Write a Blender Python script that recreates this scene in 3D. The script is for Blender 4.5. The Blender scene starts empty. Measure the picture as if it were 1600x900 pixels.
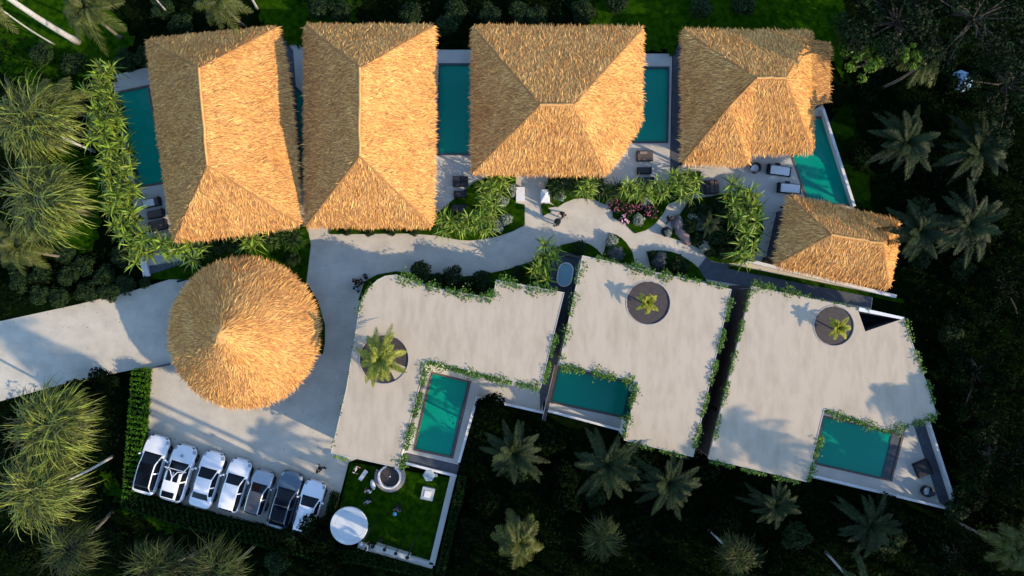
import bpy, math, random
import numpy as np
from mathutils import Vector, Matrix
from mathutils.geometry import tessellate_polygon
R = math.radians
rng = np.random.default_rng(7); random.seed(7)
S = bpy.context.scene
COL = S.collection

# ---------------------------------------------------------------- camera, light, exposure
H = 55.0; F = 1069.0; TH = math.atan(40 / F)
cam = bpy.data.objects.new('camera', bpy.data.cameras.new('camera')); COL.objects.link(cam)
cam.location = (0, 0, H); cam.rotation_euler = (TH, 0, 0)
cam.data.sensor_width = 36; cam.data.lens = 36 * F / 1600
cam.data.clip_start = 0.5; cam.data.clip_end = 2000
S.camera = cam
SUN_AZ = 25.0; SUN_EL = 25.0          # shadows run to the upper left
w = bpy.data.worlds.new('World'); S.world = w; w.use_nodes = True
nt = w.node_tree; nt.nodes.clear()
sky = nt.nodes.new('ShaderNodeTexSky'); sky.sky_type = 'NISHITA'; sky.sun_disc = False
sky.ozone_density = 3.0; sky.dust_density = .3; sky.sun_elevation = R(SUN_EL); sky.sun_rotation = R(90 + SUN_AZ)
bg = nt.nodes.new('ShaderNodeBackground'); bg.inputs[1].default_value = 0.15
ow = nt.nodes.new('ShaderNodeOutputWorld')
nt.links.new(sky.outputs[0], bg.inputs[0]); nt.links.new(bg.outputs[0], ow.inputs[0])
sd = Vector((math.cos(R(SUN_EL)) * math.cos(R(SUN_AZ)), -math.cos(R(SUN_EL)) * math.sin(R(SUN_AZ)), math.sin(R(SUN_EL))))
sl = bpy.data.lights.new('sun', 'SUN'); sl.energy = 2.45; sl.angle = R(0.5); sl.color = (1.0, 0.80, 0.55)
so = bpy.data.objects.new('sun', sl); COL.objects.link(so)
so.rotation_euler = (-sd).to_track_quat('-Z', 'Y').to_euler(); so.location = sd * 80
S.view_settings.view_transform = 'Standard'; S.view_settings.look = 'None'
S.view_settings.exposure = 1.38; S.view_settings.gamma = 1.0; S.view_settings.use_curve_mapping = False
S.render.engine = 'CYCLES'
S.cycles.max_bounces = 5; S.cycles.transparent_max_bounces = 6

def at(px, py, z=0.0):
    x = (px - 800) / F; y = (450 - py) / F
    yy = y * math.cos(TH) + math.sin(TH); zz = y * math.sin(TH) - math.cos(TH)
    t = (H - z) / -zz
    return Vector((x * t, yy * t, z))
def pts(l, z=0.0): return [at(a, b, z) for a, b in l]

# ---------------------------------------------------------------- materials
MC = {}
def mat(name, c, rough=.8, c2=None, scale=3.0, detail=4.0, bump=0.0, bscale=None, metal=0.0, island=0.0,
        trans=0.0, spec=0.3, coat=0.0, lo=.35, hi=.65, stretch=None, dist=0.05, tile=None):
    if name in MC: return MC[name]
    m = bpy.data.materials.new(name); m.use_nodes = True; MC[name] = m
    n = m.node_tree; N = n.nodes; Lk = n.links
    b = N['Principled BSDF']; out = N['Material Output']
    b.inputs['Roughness'].default_value = rough; b.inputs['Metallic'].default_value = metal
    b.inputs['Specular IOR Level'].default_value = spec; b.inputs['Coat Weight'].default_value = coat
    b.inputs['Coat Roughness'].default_value = .05
    b.inputs['Base Color'].default_value = (*c, 1)
    m.diffuse_color = (*c, 1)
    src = None
    geo = N.new('ShaderNodeNewGeometry'); vec = geo.outputs['Position']
    if stretch:
        mp = N.new('ShaderNodeMapping'); mp.inputs['Scale'].default_value = stretch
        Lk.new(vec, mp.inputs[0]); vec = mp.outputs[0]
    if c2:
        t = N.new('ShaderNodeTexNoise'); t.inputs['Scale'].default_value = scale; t.inputs['Detail'].default_value = detail
        t.inputs['Roughness'].default_value = .6
        Lk.new(vec, t.inputs['Vector'])
        r = N.new('ShaderNodeMapRange'); r.inputs[1].default_value = lo; r.inputs[2].default_value = hi
        Lk.new(t.outputs[0], r.inputs[0])
        mx = N.new('ShaderNodeMix'); mx.data_type = 'RGBA'
        mx.inputs[6].default_value = (*c, 1); mx.inputs[7].default_value = (*c2, 1)
        Lk.new(r.outputs[0], mx.inputs[0]); src = mx.outputs[2]
    if tile:
        br = N.new('ShaderNodeTexBrick'); br.inputs['Scale'].default_value = 1.0
        br.inputs['Brick Width'].default_value = tile[0]; br.inputs['Row Height'].default_value = tile[1]
        br.inputs['Mortar Size'].default_value = tile[2]; br.offset = tile[3]
        br.inputs['Color1'].default_value = (1, 1, 1, 1); br.inputs['Color2'].default_value = (.93, .93, .93, 1)
        br.inputs['Mortar'].default_value = (tile[4],) * 3 + (1,)
        tm = N.new('ShaderNodeMapping'); tm.inputs['Rotation'].default_value = (0, 0, R(tile[5]))
        Lk.new(geo.outputs['Position'], tm.inputs[0]); Lk.new(tm.outputs[0], br.inputs[0])
        ml = N.new('ShaderNodeMix'); ml.data_type = 'RGBA'; ml.blend_type = 'MULTIPLY'; ml.inputs[0].default_value = 1
        if src: Lk.new(src, ml.inputs[6])
        else: ml.inputs[6].default_value = (*c, 1)
        Lk.new(br.outputs[0], ml.inputs[7]); src = ml.outputs[2]
    if island:
        hv = N.new('ShaderNodeHueSaturation')
        r = N.new('ShaderNodeMapRange'); r.inputs[3].default_value = 1 - island; r.inputs[4].default_value = 1 + island
        Lk.new(geo.outputs['Random Per Island'], r.inputs[0]); Lk.new(r.outputs[0], hv.inputs['Value'])
        r2 = N.new('ShaderNodeMapRange'); r2.inputs[3].default_value = .5 - island * .03; r2.inputs[4].default_value = .5 + island * .03
        Lk.new(geo.outputs['Random Per Island'], r2.inputs[0]); Lk.new(r2.outputs[0], hv.inputs['Hue'])
        if src: Lk.new(src, hv.inputs['Color'])
        else: hv.inputs['Color'].default_value = (*c, 1)
        src = hv.outputs[0]
    if src: Lk.new(src, b.inputs['Base Color'])
    if bump:
        t = N.new('ShaderNodeTexNoise'); t.inputs['Scale'].default_value = bscale or scale * 4; t.inputs['Detail'].default_value = 5
        Lk.new(vec, t.inputs['Vector'])
        bp = N.new('ShaderNodeBump'); bp.inputs['Strength'].default_value = bump; bp.inputs['Distance'].default_value = dist
        Lk.new(t.outputs[0], bp.inputs['Height']); Lk.new(bp.outputs[0], b.inputs['Normal'])
    if trans:
        tr = N.new('ShaderNodeBsdfTranslucent'); ms = N.new('ShaderNodeMixShader'); ms.inputs[0].default_value = trans
        if src: Lk.new(src, tr.inputs[0])
        else: tr.inputs[0].default_value = (*c, 1)
        Lk.new(b.outputs[0], ms.inputs[1]); Lk.new(tr.outputs[0], ms.inputs[2]); Lk.new(ms.outputs[0], out.inputs[0])
    return m

M = dict(
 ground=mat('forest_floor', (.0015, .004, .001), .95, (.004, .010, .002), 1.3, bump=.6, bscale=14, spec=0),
 lawn=mat('lawn', (.006, .030, .001), .95, (.028, .072, .002), 2.2, bump=.9, bscale=30, dist=.08, spec=0),
 shaded_lawn=mat('shaded_lawn', (.002, .012, .001), .95, (.005, .020, .001), 2.2, bump=.9, bscale=30, dist=.08, spec=0),  # lawn darkened in colour, standing in for tree shade at the right
 paving=mat('paving', (.50, .475, .44), .75, (.40, .385, .37), .9, 7, bump=.15, bscale=9, tile=(.9, .9, .006, .5, .9, 12)),
 drive=mat('drive', (.545, .49, .39), .85, (.42, .38, .305), .8, 10, bump=.2, bscale=9, lo=.38, hi=.75, tile=(1.3, .65, .004, .5, .93, 8)),
 deck=mat('deck', (.50, .475, .41), .75, (.43, .41, .36), .8, 6, bump=.08),
 slate=mat('slate', (.05, .06, .075), .7, (.075, .085, .10), 2.5, 6, bump=.2),
 roofconc=mat('roof_concrete', (.465, .385, .285), .88, (.34, .28, .20), 1.0, 11, bump=.12, stretch=(1.5, .45, 1), lo=.42, hi=.85),
 white=mat('white_plaster', (.72, .71, .68), .6, (.62, .61, .59), 1.5),
 thatch=mat('thatch', (.42, .20, .06), .9, (.30, .14, .045), 1.2, 6, bump=.6, bscale=12, dist=.1),
 straw=mat('straw', (.73, .395, .135), .85, (.58, .26, .075), .55, 7, island=.42, spec=.08, lo=.3, hi=.75),
 ridge=mat('ridge_straw', (.62, .33, .11), .85, (.50, .25, .08), 3, island=.2),
 darkwood=mat('dark_wood', (.03, .022, .017), .6, (.05, .036, .028), 6),
 brownfloor=mat('brown_floor', (.062, .050, .046), .7, (.042, .034, .032), 3, bump=.1), wellring=mat('well_ring', (.40, .36, .32), .8),
 glass=mat('dark_glass', (.004, .006, .010), .08, spec=.22),
 coping=mat('pool_coping', (.14, .10, .085), .6, (.10, .075, .065), 6, tile=(.6, .6, .02, 0, .6, 12)),
 pooltile=mat('pool_tile', (.02, .22, .16), .5, tile=(.3, .3, .012, 0, .6, 12)),
 ivory=mat('pale_fabric', (.66, .66, .66), .85, bump=.1), 
 black=mat('black_metal', (.008, .008, .010), .45), charcoal=mat('charcoal_fabric', (.03, .03, .036), .9, (.05, .045, .045), 4),
 cushion=mat('brown_cushion', (.085, .065, .055), .9, (.11, .085, .075), 5),
 tubwater=mat('tub_water', (.22, .40, .44), .06, bump=.05, bscale=4),
 rock=mat('rock', (.22, .18, .17), .9, (.10, .09, .09), 3, 8, bump=.8, bscale=6, dist=.15),
 carwhite=mat('car_white', (.74, .75, .77), .22, coat=.8, spec=.5), carsilver=mat('car_silver', (.42, .44, .47), .28, metal=.5, coat=.8),
 carblue=mat('car_bluegrey', (.10, .145, .18), .28, metal=.4, coat=.8), cardark=mat('car_darkgrey', (.07, .072, .08), .35, coat=.5),
 tyre=mat('tyre', (.012, .012, .012), .85), rim=mat('rim', (.30, .30, .31), .35, metal=.8), chrome=mat('chrome', (.55, .56, .58), .2, metal=.9),
 lampglass=mat('lamp_glass', (.30, .32, .35), .12, spec=.6), red=mat('red_lamp', (.30, .012, .012), .25), trim=mat('black_trim', (.015, .015, .017), .5),
 skin=mat('skin', (.34, .19, .12), .6), hair=mat('hair', (.010, .008, .007), .7), cl_black=mat('black_cloth', (.010, .010, .013), .9),
 cl_white=mat('white_cloth', (.70, .70, .70), .9), cl_blue=mat('blue_cloth', (.18, .30, .42), .9), cl_navy=mat('navy_cloth', (.02, .03, .06), .9),
 trunk=mat('trunk', (.20, .165, .12), .9, (.11, .085, .06), 5, bump=.5), paletrunk=mat('pale_trunk', (.50, .48, .46), .8, (.36, .34, .32), 4, bump=.3),
 bark=mat('bark', (.09, .07, .055), .95, (.05, .04, .03), 6, bump=.6),
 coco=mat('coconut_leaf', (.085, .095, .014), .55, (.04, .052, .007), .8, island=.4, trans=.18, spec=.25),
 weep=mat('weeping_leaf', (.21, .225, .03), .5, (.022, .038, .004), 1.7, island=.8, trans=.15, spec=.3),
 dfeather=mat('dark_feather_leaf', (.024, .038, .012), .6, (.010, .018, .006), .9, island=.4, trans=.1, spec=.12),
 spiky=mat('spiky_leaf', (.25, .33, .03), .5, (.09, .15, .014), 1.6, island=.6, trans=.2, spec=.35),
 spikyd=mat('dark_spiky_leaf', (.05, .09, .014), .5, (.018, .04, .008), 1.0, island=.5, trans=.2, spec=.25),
 atrium=mat('atrium_leaf', (.42, .40, .035), .55, (.24, .25, .02), 2, island=.25, trans=.3),
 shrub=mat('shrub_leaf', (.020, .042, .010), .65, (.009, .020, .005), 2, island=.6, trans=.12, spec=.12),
 dshrub=mat('shaded_shrub_leaf', (.005, .011, .002), .8, (.0018, .005, .001), 1.0, island=.7, spec=.03),  # darker copy of the shrub leaf; thicket shade put into the colour
 ivy=mat('ivy_leaf', (.10, .20, .012), .55, (.035, .09, .008), 2, island=.5, trans=.2, spec=.4),
 silver=mat('silver_leaf', (.30, .34, .27), .7, (.17, .21, .15), 5, island=.4, trans=.1), 
 greyleaf=mat('greyblue_leaf', (.10, .115, .12), .8, (.06, .075, .07), 5, island=.3),
 pink=mat('pink_petal', (.40, .09, .15), .7, (.25, .05, .07), 3, island=.35), lpink=mat('pale_pink_petal', (.70, .38, .46), .7, island=.3),
 hedge=mat('hedge_leaf', (.010, .030, .003), .7, (.005, .016, .002), 3, island=.6, trans=.1, spec=.08),
 hedgein=mat('hedge_core', (.001, .003, .001), .95, spec=0),
 lime=mat('lime_leaf', (.20, .30, .02), .5, (.12, .2, .015), 2, island=.4, trans=.3),
)
# pool water: glossy teal with small ripples and depth tint
def water_mat():
    m = bpy.data.materials.new('pool_water'); m.use_nodes = True; n = m.node_tree; N = n.nodes; L = n.links
    b = N['Principled BSDF']; b.inputs['Roughness'].default_value = .07; b.inputs['IOR'].default_value = 1.33
    b.inputs['Specular IOR Level'].default_value = .35
    g = N.new('ShaderNodeNewGeometry'); t = N.new('ShaderNodeTexNoise'); t.inputs['Scale'].default_value = .25; t.inputs['Detail'].default_value = 3
    L.new(g.outputs['Position'], t.inputs['Vector'])
    mx = N.new('ShaderNodeMix'); mx.data_type = 'RGBA'; mx.inputs[6].default_value = (.001, .215, .145, 1); mx.inputs[7].default_value = (.002, .28, .195, 1)
    L.new(t.outputs[0], mx.inputs[0]); L.new(mx.outputs[2], b.inputs['Base Color'])
    t2 = N.new('ShaderNodeTexNoise'); t2.inputs['Scale'].default_value = 2.2; t2.inputs['Detail'].default_value = 3
    L.new(g.outputs['Position'], t2.inputs['Vector'])
    bp = N.new('ShaderNodeBump'); bp.inputs['Strength'].default_value = .25; bp.inputs['Distance'].default_value = .04
    L.new(t2.outputs[0], bp.inputs['Height']); L.new(bp.outputs[0], b.inputs['Normal'])
    return m
M['water'] = water_mat()

# ---------------------------------------------------------------- mesh helpers
class MB:
    def __init__(s, o=(0, 0, 0)): s.v = []; s.f = []; s.n = 0; s.o = Vector(o)
    def add(s, vs, fs):
        k = s.n
        s.v.extend([tuple(Vector(v) - s.o) for v in vs]); s.f.extend([tuple(i + k for i in f) for f in fs]); s.n += len(vs)
    def arr(s, V, Fc):
        k = s.n; V = np.asarray(V, float) - np.array(s.o)
        s.v.extend(map(tuple, V.tolist())); s.f.extend(map(tuple, (np.asarray(Fc) + k).tolist())); s.n += len(V)
    def prism(s, poly, z0, z1, holes=(), top=True, bottom=True, sides=True):
        loops = [list(poly)] + [list(h) for h in holes]
        flat = [p for l in loops for p in l]; n = len(flat)
        tri = tessellate_polygon([[Vector((p[0], p[1], 0)) for p in l] for l in loops])
        vs = [(p[0], p[1], z1) for p in flat] + [(p[0], p[1], z0) for p in flat]; fs = []
        for t in tri:
            a, b, c = (flat[i] for i in t)
            if (b[0]-a[0])*(c[1]-a[1])-(b[1]-a[1])*(c[0]-a[0]) < 0: t = (t[0], t[2], t[1])
            if top: fs.append(tuple(t))
            if bottom: fs.append((t[0] + n, t[2] + n, t[1] + n))
        if sides:
            k = 0
            for l in loops:
                for i in range(len(l)): j = (i + 1) % len(l); fs.append((k + i + n, k + j + n, k + j, k + i))
                k += len(l)
        s.add(vs, fs); return s
    def box(s, c, d, rz=0, rx=0, ry=0):
        m = Matrix.Translation(c) @ Matrix.Rotation(rz, 4, 'Z') @ Matrix.Rotation(ry, 4, 'Y') @ Matrix.Rotation(rx, 4, 'X')
        vs = [m @ Vector((x * d[0] / 2, y * d[1] / 2, z * d[2] / 2)) for x in (-1, 1) for y in (-1, 1) for z in (-1, 1)]
        s.add(vs, [(0, 1, 3, 2), (4, 6, 7, 5), (0, 4, 5, 1), (2, 3, 7, 6), (0, 2, 6, 4), (1, 5, 7, 3)]); return s
    def rbox(s, c, d, rz=0, r=.06, n=4):   # box with rounded plan corners and softened top rim
        hx, hy = d[0] / 2, d[1] / 2; r = min(r, hx * .9, hy * .9)
        def ring(off, z):
            o = []
            for cx, cy, a0 in ((hx - r, hy - r, 0), (-hx + r, hy - r, 90), (-hx + r, -hy + r, 180), (hx - r, -hy + r, 270)):
                for k in range(n + 1):
                    a = R(a0 + 90 * k / n); o.append((cx + (r - off) * math.cos(a), cy + (r - off) * math.sin(a), z))
            return o
        e = min(.04, d[2] * .3, r * .6)
        rings = [ring(0, -d[2] / 2), ring(0, d[2] / 2 - e), ring(e * .4, d[2] / 2 - e * .3), ring(e, d[2] / 2)]
        m = Matrix.Translation(c) @ Matrix.Rotation(rz, 4, 'Z'); k = len(rings[0]); vs = [m @ Vector(p) for q in rings for p in q]; fs = []
        for a in range(3):
            for i in range(k): j = (i + 1) % k; fs.append((a * k + i, a * k + j, (a + 1) * k + j, (a + 1) * k + i))
        fs.append(tuple(range(3 * k, 4 * k))); fs.append(tuple(reversed(range(k)))); s.add(vs, fs); return s
    def tube(s, P, rad, n=7, cap=True):
        P = [Vector(p) for p in P]; vs = []; fs = []
        rr = rad if hasattr(rad, '__len__') else [rad] * len(P)
        for i, p in enumerate(P):
            d = (P[min(i + 1, len(P) - 1)] - P[max(i - 1, 0)]).normalized()
            u = d.cross(Vector((0, 0, 1)) if abs(d.z) < .9 else Vector((1, 0, 0))).normalized(); v = d.cross(u)
            for k in range(n): a = 2 * math.pi * k / n; vs.append(p + (u * math.cos(a) + v * math.sin(a)) * rr[i])
        for i in range(len(P) - 1):
            for k in range(n): j = (k + 1) % n; fs.append((i * n + k, i * n + j, (i + 1) * n + j, (i + 1) * n + k))
        if cap: fs.append(tuple(reversed(range(n)))); fs.append(tuple(range((len(P) - 1) * n, len(P) * n)))
        s.add(vs, fs); return s
    def lathe(s, c, prof, n=40, a0=0, a1=360, close=False):
        full = abs(a1 - a0) >= 360; m = n if full else n + 1; vs = []; fs = []
        for k in range(m):
            a = R(a0 + (a1 - a0) * k / n)
            for r, z in prof: vs.append((c[0] + r * math.cos(a), c[1] + r * math.sin(a), c[2] + z))
        q = len(prof)
        for k in range(n):
            k2 = (k + 1) % m
            for i in range(q - 1 if not close else q): j = (i + 1) % q; fs.append((k * q + i, k2 * q + i, k2 * q + j, k * q + j))
        if not full and close: fs.append(tuple(range(q))); fs.append(tuple(reversed(range((m - 1) * q, m * q))))
        s.add(vs, fs); return s
    def ball(s, c, r, n=10, m=7, rot=None):
        vs = []; fs = []
        if not hasattr(r, '__len__'): r = (r, r, r)
        for i in range(m + 1):
            t = math.pi * i / m
            for k in range(n):
                a = 2 * math.pi * k / n; p = Vector((r[0] * math.sin(t) * math.cos(a), r[1] * math.sin(t) * math.sin(a), r[2] * math.cos(t)))
                if rot: p = rot @ p
                vs.append(Vector(c) + p)
        for i in range(m):
            for k in range(n): j = (k + 1) % n; fs.append((i * n + k, (i + 1) * n + k, (i + 1) * n + j, i * n + j))
        s.add(vs, fs); return s
    def build(s, name, m, parent=None, smooth=False, loc=None):
        me = bpy.data.meshes.new(name); me.from_pydata(s.v, [], s.f); me.validate()
        if smooth: me.polygons.foreach_set('use_smooth', [True] * len(me.polygons))
        me.materials.append(m); o = bpy.data.objects.new(name, me); COL.objects.link(o)
        if parent: o.parent = parent
        elif loc is None: o.location = s.o
        if loc is not None: o.location = loc
        return o
def tag(o, label=None, cat=None, group=None, kind=None):
    if label: o['label'] = label
    if cat: o['category'] = cat
    if group: o['group'] = group
    if kind: o['kind'] = kind
    return o
def thing(name, label, cat, loc=(0, 0, 0), rz=0, group=None):
    o = bpy.data.objects.new(name, None); COL.objects.link(o); o.location = loc; o.rotation_euler = (0, 0, rz)
    o.empty_display_size = .3
    return tag(o, label, cat, group)
def struct(name, mb, m): return tag(mb.build(name, m), kind='structure')
def data_part(name, me, parent, loc=(0, 0, 0), rot=(0, 0, 0), sc=1.0):
    o = bpy.data.objects.new(name, me); COL.objects.link(o); o.parent = parent; o.location = loc; o.rotation_euler = rot
    o.scale = (sc,) * 3 if not hasattr(sc, '__len__') else sc
    return o
def copy_tree(o, parent=None):
    c = o.copy(); COL.objects.link(c)
    if parent: c.parent = parent
    for ch in list(o.children): copy_tree(ch, c)
    return c
def centroid(P): return sum((Vector((p[0], p[1], 0)) for p in P), Vector()) / len(P)
def area(P): return .5 * sum(P[i][0] * P[(i + 1) % len(P)][1] - P[(i + 1) % len(P)][0] * P[i][1] for i in range(len(P)))
def inset(P, d):
    if area(P) < 0: P = P[::-1]
    out = []; n = len(P)
    for i in range(n):
        a, b, c = (Vector((P[k % n][0], P[k % n][1])) for k in (i - 1, i, i + 1))
        u = (b - a).normalized(); v = (c - b).normalized(); n1 = Vector((-u.y, u.x)); n2 = Vector((-v.y, v.x))
        m = (n1 + n2); m = m / max(m.dot(n1), .35) if m.length > 1e-4 else n1
        out.append(Vector((b.x + m.x * d, b.y + m.y * d, P[i][2] if len(P[i]) > 2 else 0)))
    return out
def circle(c, r, n=40): return [Vector((c[0] + r * math.cos(2 * math.pi * k / n), c[1] + r * math.sin(2 * math.pi * k / n), 0)) for k in range(n)]
def smooth_poly(l, it=2):       # Chaikin for curved bed outlines
    for _ in range(it):
        o = []
        for i in range(len(l)):
            a, b = l[i], l[(i + 1) % len(l)]
            o += [(a[0] * .8 + b[0] * .2, a[1] * .8 + b[1] * .2), (a[0] * .2 + b[0] * .8, a[1] * .2 + b[1] * .8)]
        l = o
    return l
def inpoly(x, y, P):
    c = False; n = len(P)
    for i in range(n):
        x1, y1 = P[i][0], P[i][1]; x2, y2 = P[i - 1][0], P[i - 1][1]
        if (y1 > y) != (y2 > y) and x < (x2 - x1) * (y - y1) / (y2 - y1) + x1: c = not c
    return c

# ---------------------------------------------------------------- ground, paving, beds
POOLS = {   # water outlines in photo pixels at ground level
 'P1': [(184, 146), (231, 136), (259, 284), (216, 291)],
 'P2': [(445, 120), (474, 150), (474, 274), (459, 274)],
 'P3': [(688, 102), (742, 102), (740, 240), (685, 240)],
 'P4': [(975, 107), (1043, 107), (1041, 221), (970, 221)],
 'P5': [(1262, 185), (1284, 185), (1329, 319), (1264, 318), (1238, 243)],
 'P6': [(676, 584), (733, 598), (706, 713), (649, 701)],
 'P7': [(874, 575), (991, 601), (972, 650), (862, 627)],
 'P8': [(1287, 652), (1409, 680), (1391, 749), (1275, 723)],
}
PW = {k: pts(v) for k, v in POOLS.items()}
COP = {k: inset(v, -.15) for k, v in PW.items()}
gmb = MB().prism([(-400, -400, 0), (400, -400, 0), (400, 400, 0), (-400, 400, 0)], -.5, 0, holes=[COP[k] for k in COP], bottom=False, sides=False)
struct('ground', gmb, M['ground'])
LAY = [0]
def sheet(name, l, m, z=None, th=.0, holes=()):
    LAY[0] += 1
    z = .01 + .004 * LAY[0] if z is None else z
    P = pts(l)
    return struct(name, MB().prism(P, z - max(th, .06), z, holes=[COP[h] for h in holes], bottom=False), m)
sheet('courtyard_pavement', [(-160, 540), (0, 502), (120, 476), (205, 455), (228, 448), (305, 424), (480, 340), (680, 300), (806, 262), (1060, 240), (1215, 240), (1225, 280),
      (1240, 330), (1198, 418), (1365, 452), (1362, 478), (1340, 560), (1250, 560), (1090, 700), (1050, 560), (900, 520), (850, 560), (640, 560), (600, 700), (545, 722), (512, 848),
      (205, 768), (222, 690), (226, 574), (110, 597), (0, 627), (-160, 672)], M['drive'])
sheet('terrace', [(176, 118), (240, 103), (320, 370), (290, 425), (228, 434), (180, 160)], M['deck'], holes=['P1'])
sheet('terrace', [(425, 60), (520, 78), (520, 350), (476, 352), (456, 300)], M['deck'], holes=['P2'])
sheet('terrace', [(600, 78), (800, 78), (800, 290), (745, 290), (745, 352), (600, 352)], M['deck'], holes=['P3'])
sheet('terrace', [(900, 84), (1050, 84), (1046, 290), (940, 290), (900, 250)], M['deck'], holes=['P4'])
sheet('terrace', [(1066, 100), (1286, 165), (1336, 330), (1250, 335), (1240, 420), (1140, 405), (1190, 330), (1150, 300), (1060, 300), (1050, 270)], M['deck'], holes=['P5'])
sheet('terrace', [(640, 560), (850, 590), (848, 645), (744, 622), (716, 726), (630, 706)], M['deck'], holes=['P6'])
sheet('terrace', [(858, 560), (1000, 590), (980, 673), (851, 641)], M['deck'], holes=['P7'])
sheet('terrace', [(1262, 640), (1430, 655), (1452, 656), (1492, 784), (1487, 797), (1262, 745)], M['deck'], holes=['P8'])
for l in ([(433, 50), (458, 78), (474, 285), (458, 290), (440, 120)],
          [(1051, 84), (1064, 62), (1100, 70), (1090, 255), (1062, 258), (1047, 285)],
          [(230, 416), (300, 405), (300, 425), (236, 433)],
          [(1213, 331), (1240, 325), (1240, 420), (1196, 411)],
          [(1427, 664), (1450, 657), (1492, 784), (1487, 797), (1467, 785)],
          [(635, 708), (718, 727), (713, 743), (631, 725)],
          [(882, 458), (905, 450), (858, 612), (844, 640), (843, 600)],
          [(1118, 446), (1184, 446), (1120, 722), (1058, 716)],
          [(1104, 402), (1137, 413), (1362, 462), (1360, 481), (1102, 436), (1091, 418)],
          [(866, 408), (878, 395), (912, 402), (895, 461), (855, 450)]):
    sheet('stone_path', l, M['slate'] if l[0][0] != 1118 else M['brownfloor'])
BEDS = [
 ([(232, 436), (232, 430), (480, 350), (486, 383), (479, 440)], 0),
 ([(479, 440), (497, 470), (508, 508), (508, 535), (505, 553), (480, 553), (400, 520), (420, 440)], 0),
 ([(515, 340), (676, 340), (740, 285), (806, 262), (806, 318), (820, 320), (820, 352), (800, 362), (776, 370), (753, 374), (735, 376), (717, 375), (700, 372), (680, 368), (640, 365), (560, 366), (515, 366)], 0),
 ([(860, 272), (930, 276), (945, 290), (1045, 288), (1060, 272), (1095, 268), (1092, 300), (1044, 319), (953, 312), (945, 320), (928, 312), (911, 310), (897, 311), (882, 317), (871, 324), (856, 312), (850, 300)], 0),
 ([(845, 320), (848, 338), (862, 331), (856, 325), (870, 323), (852, 316)], 0),
 ([(952, 311), (957, 328), (957, 340), (967, 345), (978, 351), (992, 365), (1009, 360), (1018, 354), (1026, 347), (1037, 332), (1044, 318)], 0),
 ([(952, 364), (963, 367), (971, 372), (978, 379), (983, 386), (988, 395), (992, 415), (940, 405)], 0),
 ([(1010, 393), (1030, 391), (1047, 393), (1059, 397), (1070, 403), (1081, 410), (1090, 418), (1104, 440), (1018, 424)], 0),
 ([(560, 470), (570, 440), (590, 429), (619, 424), (650, 427), (682, 429), (726, 432), (755, 429), (792, 421), (829, 409), (850, 396), (880, 382), (900, 378), (917, 380), (925, 384), (933, 390), (943, 402), (930, 404), (878, 394), (864, 408), (854, 455), (775, 450), (770, 480), (620, 445), (580, 460)], 0),
 ([(1052, 352), (1056, 344), (1062, 335), (1068, 326), (1075, 319), (1090, 310), (1111, 307), (1140, 300), (1170, 295), (1188, 320), (1192, 360), (1180, 400), (1160, 410), (1136, 412), (1120, 410), (1111, 407), (1104, 402), (1097, 394), (1090, 388), (1081, 383), (1071, 379), (1060, 375), (1048, 372)], 0),
 ([(1138, 413), (1412, 468), (1410, 474), (1138, 420)], 0),
 ([(548, 722), (704, 746), (672, 876), (563, 850), (530, 800)], 0),
]
for l, _ in BEDS: sheet('lawn', l, M['lawn'])
for l in ([(-40, -60), (70, -60), (230, 60), (150, 110), (100, 180), (-40, 80)], [(60, 180), (150, 250), (170, 290), (150, 400), (20, 400), (60, 320), (90, 240)],
          [(380, -60), (560, -60), (560, 50), (470, 80), (440, 60), (400, 20)], [(900, -60), (1320, -60), (1320, 150), (1290, 60), (1062, 60), (1050, 83), (1004, 83), (1000, 50), (900, 40)],
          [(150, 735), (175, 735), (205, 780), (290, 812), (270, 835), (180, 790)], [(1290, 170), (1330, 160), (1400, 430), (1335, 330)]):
    q = smooth_poly(l); q = [(a[0] + (b[0] - a[0]) * f + random.gauss(0, 4), a[1] + (b[1] - a[1]) * f + random.gauss(0, 4)) for a, b in zip(q, q[1:] + q[:1]) for f in (0, .33, .66)]
    sheet('lawn', q, M['lawn'] if l[0][0] != 1290 else M['shaded_lawn'])

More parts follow.
